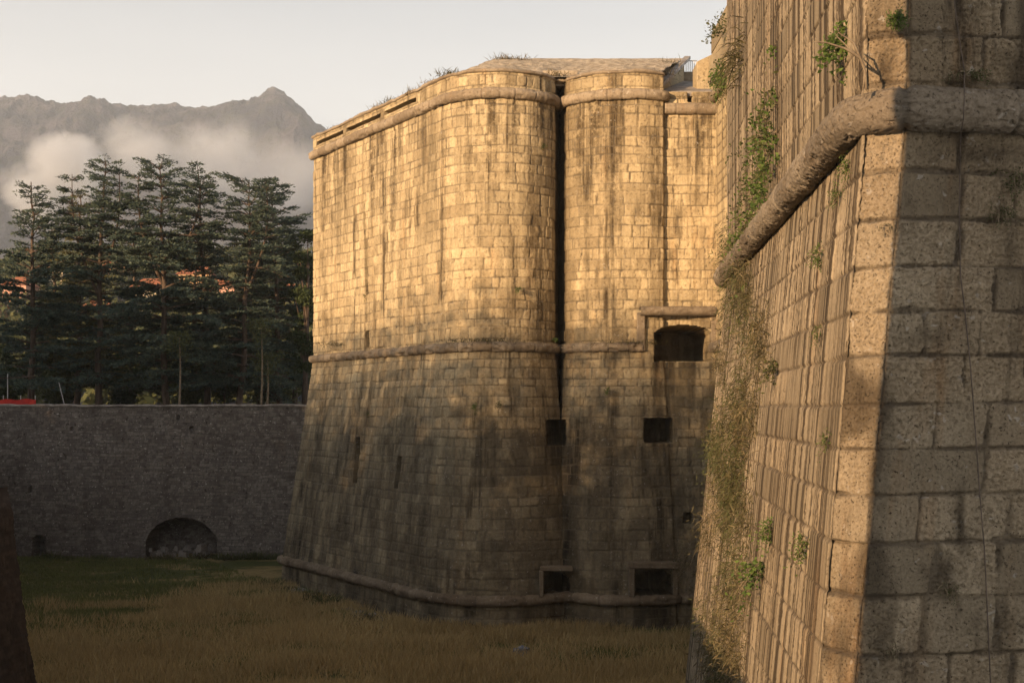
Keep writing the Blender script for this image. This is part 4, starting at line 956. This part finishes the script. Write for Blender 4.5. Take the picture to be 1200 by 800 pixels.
for k, (px, py, s_, lab) in enumerate([(869, 278, .35, 'green moss-like plant where the moulding starts'), (846, 322, .3, 'mossy green plant on the broken end of the moulding'), (964, 298, .16, 'small bright green plant on the streaked wall below the moulding'),
        (946, 636, .2, 'bright green plant in the streaked wall low in the picture'), (893, 668, .42, 'green bushy plant low on the long side of the near bastion'), (972, 515, .1, 'tiny green plant in the streaked wall, middle height'), (911, 430, .3, 'thin green plant on the long side near the scrub'),
        (995, 195, .14, 'green tuft under the bend of the moulding'), (985, 225, .12, 'lower green tuft under the bend of the moulding'), (906, 618, .25, 'dark green tuft low on the long side beside a joint'), (962, 390, .1, 'tiny olive tuft on a joint of the streaked wall')]):
    leafy('wall_plant', side_pt(px, py, .03), 26, s_, 300, s_ * .16, 'leafg' if k != 6 else 'leafo', lab, 300 + k, out=(-.6, -.6, -.1), spread=.6, droop=.7, sc=(.01, .05, .05))
for k, (px, py, s_, mt, lab) in enumerate([(1038, 266, .06, 'leafo', 'flat moss tuft on a lit quoin below the moulding'), (1190, 205, .22, 'leafo', 'olive plant in shade under the moulding at the right edge'), (1173, 245, .14, 'leafo', 'hanging thin plant in a joint at the right edge'),
        (1145, 92, .14, 'leafo', 'pale grass tuft on top of the shaded moulding'), (1118, 92, .08, 'leafo', 'small grass tuft on the shaded moulding near the cable'), (1110, 688, .1, 'leafo', 'dark moss tuft on the shaded blocks low at the right'), (1045, 760, .07, 'leafo', 'tiny moss tuft at the bottom joint of the shaded front')]):
    leafy('wall_plant', front_pt(px, py) - (0, .03, 0), 30, s_, 260, s_ * .14, mt, lab, 330 + k, out=(-.1, -.6, .3 if py < 100 else -.3), spread=.5, droop=.6, sc=(.04, .01, .03))
# tufts at the top of the near bastion and on the curtain
leafy('wall_plant', W(845, 36, 55) , 40, .7, 260, .14, 'leafo', 'straggly plant on top of the raised curtain parapet against the sky', 340, out=(-.5, -.3, .6), spread=.7, droop=.3, sc=(.2, .5, .1))
leafy('wall_plant', W(849, 93, 54), 40, .7, 500, .16, 'leafg', 'green plant beside the moulding high on the sunlit curtain', 341, out=(-.8, -.5, .2), spread=.6, droop=.4, sc=(.05, .4, .3))
tuft('wall_plant', side_pt(868, 68, .05), 120, .6, 'dryolive', 'pale dry tuft high on the left edge of the near bastion', 342, out=(-.6, -.3, .2), spread=.6, droop=.8, sc=(.05, .5, .2), w=.012)
# tufts along the roofs of the golden bastion
rt = [(398, 150, 71, .5, 'leftmost dry tuft on the parapet of the golden bastion'), (425, 139, 68.5, .5, 'second dry tuft from the left on the parapet'), (447, 126, 66.5, .6, 'dark tuft on the middle of the broken parapet'), (461, 118, 65.3, .5, 'dry tuft right of the dark one on the parapet'), (488, 108, 62, .5, 'dry tuft on the upper half of the sloping parapet line'),
      (506, 97, 60.8, .35, 'small dry tuft near the upper end of the parapet line'), (526, 85, 59, .45, 'dry tuft at the bend where the parapet meets the first lobe'), (591, 68, 66, .6, 'round dry tuft on the left end of the roof ridge'), (612, 68, 66, .35, 'small dry tuft on the ridge, right of the round one'),
      (783, 77, 64, .7, 'golden tuft near the right end of the gravelly roof'), (773, 86, 61, .6, 'golden tuft at the right corner of the gravelly roof'), (650, 86, 59.5, .4, 'low dry tuft on the roof edge above the groove')]
for k, (px, py, Y, s_, lab) in enumerate(rt):
    tuft('roof_tuft', np.array(W(px, py + 4, Y)), 160, s_, 'dry' if k % 3 else 'dryolive', lab, 360 + k, out=(0, -.1, 1), spread=.6, droop=.3, sc=(.28, .3, .06), w=.015)
leafy('wall_plant', W(771, 117, 59.9), 60, .6, 600, .12, 'dryolive', 'yellowish plant in the corner beside the end of the upper moulding', 380, out=(-.1, -.6, .1), spread=.7, droop=.5, sc=(.15, .2, .25))
for k, (px, py, Y, s_, lab) in enumerate([(404, 404, 68.5, .3, 'low weeds on the middle moulding near its left end'), (565, 400, 57.4, .3, 'low weeds on the middle moulding below the first lobe'), (735, 402, 57.6, .3, 'low weeds on the middle moulding left of the large opening'), (793, 358, 59.5, .3, 'low weeds on the ledge over the large opening')]):
    tuft('ledge_weeds', np.array(W(px, py, Y)), 220, s_, 'dryolive', lab, 390 + k, out=(0, -.3, 1), spread=.7, droop=.4, sc=(.8, .3, .04), w=.015)
for k, (px, py, Y, s_, lab) in enumerate([(429, 347, 66.2, .25, 'small green plant in the left face beside the narrow slit'), (557, 476, 57.2, .25, 'small green plant on the bastion below the middle moulding'), (585, 474, 57.0, .22, 'green plant right of the other one below the middle moulding'), (606, 339, 57.4, .16, 'tiny green plant on the first lobe'), (636, 171, 58.4, .16, 'tiny plant high on the first lobe near the groove'),
        (650, 398, 59.0, .2, 'small dark plant in the groove above the middle moulding'), (676, 677, 58.0, .35, 'olive plant beside the low arched opening'), (712, 458, 57.5, .2, 'small green plant on the second lobe under the moulding'), (431, 485, 65.0, .2, 'small green plant low on the left face')]):
    leafy('wall_plant', W(px, py, Y), 16, s_, 120, .07, 'leafg' if k % 2 else 'leafo', lab, 400 + k, out=(-.1, -.8, .1), spread=.6, droop=.5, sc=(.06, .03, .05))
# tangled brush at the foot beside the low opening
leafy('tangled_brush', W(806, 655, 52), 90, 1.0, 500, .08, 'dryolive', 'tangle of dead branches hanging beside the lowest framed opening', 420, out=(-.6, -.4, -.2), spread=.6, droop=.6, sc=(.3, .3, .5))
wr_ = random.Random(9)
for k in range(22):
    if k < 12: x, y = wr_.uniform(-32, -13), 83.4 - wr_.random() * .6
    else: t_ = wr_.random(); x, y = -13.2 + t_ * 8.0 - .6, 71.5 - t_ * 13.0 - .4
    tuft('weed', (x, y, float(gh(x, y))), 140, wr_.uniform(.5, .95), 'leafo' if k % 3 else 'dryolive', 'leafy green weed growing in the moat grass at the foot of a wall', 500 + k, out=(0, 0, 1), spread=.5, droop=.35, sc=(.35, .15, .02), w=.03, cat='weed', group='weeds along the foot of the moat walls')
# cable down the shaded front
cab = []
for (px, py) in ((1113, -30), (1119, 20), (1124, 55), (1129, 85)): cab.append(front_pt(px, py) - (0, .03, 0))
cab += [np.array(W(1130, 97, 11.45)), np.array(W(1130, 118, 11.32)), np.array(W(1129, 140, 11.32)), np.array(W(1126, 156, 11.5))]
for (px, py) in ((1124, 175), (1123, 240), (1124, 320), (1130, 370), (1136, 430), (1139, 470), (1142, 510), (1147, 580), (1152, 640), (1155, 700), (1159, 790), (1162, 850)): cab.append(front_pt(px, py) - (0, .028, 0))
mb = MB(); mb.tube(np.array(cab), .0055, 6); cobj = mb.build('lightning_cable', M['cable'], None, True); tag(cobj, 'thin dark cable running down the shaded front over the moulding', 'cable')

# ================================================================== smoke and haze
def smoke_mat(dens, seed, thr):
    sm = bpy.data.materials.new('smoke'); sm.use_nodes = True; t = sm.node_tree; t.nodes.remove(t.nodes['Principled BSDF'])
    pv = t.nodes.new('ShaderNodeVolumePrincipled'); pv.inputs['Color'].default_value = (.95, .97, 1, 1)
    tc = t.nodes.new('ShaderNodeTexCoord'); nz_ = t.nodes.new('ShaderNodeTexNoise'); nz_.inputs['Scale'].default_value = 1.0; nz_.inputs['Detail'].default_value = 5; nz_.inputs['Roughness'].default_value = .6; nz_.inputs['Distortion'].default_value = .4
    mp = t.nodes.new('ShaderNodeMapping'); mp.inputs['Scale'].default_value = (.0062, .0062, .0085); mp.inputs['Location'].default_value = (seed * 3.1, 0, seed)
    geo = t.nodes.new('ShaderNodeNewGeometry'); t.links.new(geo.outputs['Position'], mp.inputs[0]); t.links.new(mp.outputs[0], nz_.inputs['Vector'])
    g = t.nodes.new('ShaderNodeVectorMath'); g.operation = 'MULTIPLY_ADD'; g.inputs[1].default_value = (2, 2, 2); g.inputs[2].default_value = (-1, -1, -1); t.links.new(tc.outputs['Generated'], g.inputs[0])
    ln = t.nodes.new('ShaderNodeVectorMath'); ln.operation = 'LENGTH'; t.links.new(g.outputs[0], ln.inputs[0])
    m1 = t.nodes.new('ShaderNodeMath'); m1.operation = 'MULTIPLY_ADD'; m1.inputs[1].default_value = -.62; m1.inputs[2].default_value = thr; t.links.new(ln.outputs['Value'], m1.inputs[0])
    m2 = t.nodes.new('ShaderNodeMath'); m2.operation = 'ADD'; t.links.new(m1.outputs[0], m2.inputs[0]); t.links.new(nz_.outputs['Fac'], m2.inputs[1])
    mr = t.nodes.new('ShaderNodeMapRange'); mr.inputs[1].default_value = .52; mr.inputs[2].default_value = .74; mr.inputs[3].default_value = 0; mr.inputs[4].default_value = dens; t.links.new(m2.outputs[0], mr.inputs[0]); t.links.new(mr.outputs[0], pv.inputs['Density'])
    t.links.new(pv.outputs[0], t.nodes['Material Output'].inputs['Volume']); return sm
def puff(px, py, Y, rx, rz, ry, dens, thr, label):
    c_ = W(px, py, Y); bm = bmesh.new(); bmesh.ops.create_icosphere(bm, subdivisions=3, radius=1)
    for v in bm.verts: v.co = Vector((c_[0] + v.co.x * rx / F * Y, c_[1] + v.co.y * ry, c_[2] + v.co.z * rz / F * Y))
    me = bpy.data.meshes.new('smoke'); bm.to_mesh(me); bm.free(); me.materials.append(smoke_mat(dens, px * .01, thr))
    o = bpy.data.objects.new('smoke', me); COL.objects.link(o); tag(o, label, 'smoke', kind='stuff')
puff(40, 235, 1750, 60, 60, 120, .034, .44, 'dense white smoke rising from behind the leftmost cedars')
puff(92, 195, 1780, 72, 62, 140, .028, .42, 'pale smoke billowing up over the left cedars')
puff(165, 178, 1850, 90, 55, 160, .016, .40, 'pale smoke drifting right across the mountainside')
puff(250, 190, 1950, 120, 72, 200, .010, .40, 'thin smoke veil in the middle of the mountainside')
puff(335, 215, 2000, 110, 85, 220, .006, .40, 'thin bluish smoke veil below the mountain peak')
hz = bpy.data.materials.new('haze'); hz.use_nodes = True; t = hz.node_tree; t.nodes.remove(t.nodes['Principled BSDF'])
pv = t.nodes.new('ShaderNodeVolumePrincipled'); pv.inputs['Color'].default_value = (.82, .90, 1, 1); pv.inputs['Density'].default_value = .00016; t.links.new(pv.outputs[0], t.nodes['Material Output'].inputs['Volume'])
mb = MB(); mb.box((-200, 2300, 440), (11000, 6800, 920)); o = mb.build('haze', hz); tag(o, 'thin bluish evening haze filling the valley', 'haze', kind='stuff')

# ================================================================== light, sky, camera
w = bpy.data.worlds.new('World'); scene.world = w; w.use_nodes = True; t = w.node_tree; bg = t.nodes['Background']
sk = t.nodes.new('ShaderNodeTexSky'); sk.sky_type = 'NISHITA'; sk.sun_disc = False; sk.sun_elevation = R(SE); sk.sun_rotation = R(180 + SA); sk.dust_density = 3.0; sk.air_density = 1.0; sk.ozone_density = 1.0; sk.altitude = 700
hs_ = t.nodes.new('ShaderNodeHueSaturation'); hs_.inputs['Saturation'].default_value = .55; t.links.new(sk.outputs[0], hs_.inputs['Color'])
tcw = t.nodes.new('ShaderNodeTexCoord'); spw = t.nodes.new('ShaderNodeSeparateXYZ'); t.links.new(tcw.outputs['Generated'], spw.inputs[0])
mrw = t.nodes.new('ShaderNodeMapRange'); mrw.interpolation_type = 'SMOOTHSTEP'; mrw.inputs[1].default_value = .0; mrw.inputs[2].default_value = .5; mrw.inputs[3].default_value = 1; mrw.inputs[4].default_value = 0; t.links.new(spw.outputs['Z'], mrw.inputs[0])
nzw = t.nodes.new('ShaderNodeTexNoise'); nzw.inputs['Scale'].default_value = 2.2; nzw.inputs['Detail'].default_value = 4; mpw = t.nodes.new('ShaderNodeMapping'); mpw.inputs['Scale'].default_value = (1, 1, 5); t.links.new(tcw.outputs['Generated'], mpw.inputs[0]); t.links.new(mpw.outputs[0], nzw.inputs['Vector'])
mw2 = t.nodes.new('ShaderNodeMath'); mw2.operation = 'MULTIPLY_ADD'; mw2.inputs[1].default_value = .25; mw2.inputs[2].default_value = -.125; t.links.new(nzw.outputs['Fac'], mw2.inputs[0])
mw3 = t.nodes.new('ShaderNodeMath'); mw3.operation = 'ADD'; mw3.use_clamp = True; t.links.new(mrw.outputs[0], mw3.inputs[0]); t.links.new(mw2.outputs[0], mw3.inputs[1])
mxw = t.nodes.new('ShaderNodeMix'); mxw.data_type = 'RGBA'; t.links.new(mw3.outputs[0], mxw.inputs[0]); t.links.new(hs_.outputs[0], mxw.inputs[6]); mxw.inputs[7].default_value = (7.5, 7.2, 6.75, 1)
t.links.new(mxw.outputs[2], bg.inputs[0]); bg.inputs[1].default_value = .086
L = bpy.data.lights.new('sun', 'SUN'); L.energy = 5.0; L.angle = R(.35); L.color = (1, .665, .365)
lo = bpy.data.objects.new('sun', L); COL.objects.link(lo); s_ = Vector((sd[0] * math.cos(R(SE)), sd[1] * math.cos(R(SE)), math.sin(R(SE)))); lo.rotation_euler = s_.to_track_quat('Z', 'Y').to_euler()
cam = bpy.data.cameras.new('camera'); co_ = bpy.data.objects.new('camera', cam); COL.objects.link(co_); scene.camera = co_
cam.sensor_width = 36; cam.lens = F / 1200 * 36; cam.shift_y = (HY - 400) / 1200; cam.clip_end = 20000; cam.clip_start = .1
co_.rotation_euler = (R(90), 0, 0)
scene.view_settings.view_transform = 'Standard'; scene.view_settings.look = 'None'; scene.view_settings.exposure = 1.0; scene.view_settings.gamma = 1
scene.cycles.max_bounces = 5; scene.cycles.diffuse_bounces = 3; scene.cycles.volume_bounces = 2; scene.cycles.transparent_max_bounces = 8
scene.cycles.volume_step_rate = 2.0; scene.cycles.volume_max_steps = 128; scene.cycles.use_denoising = True
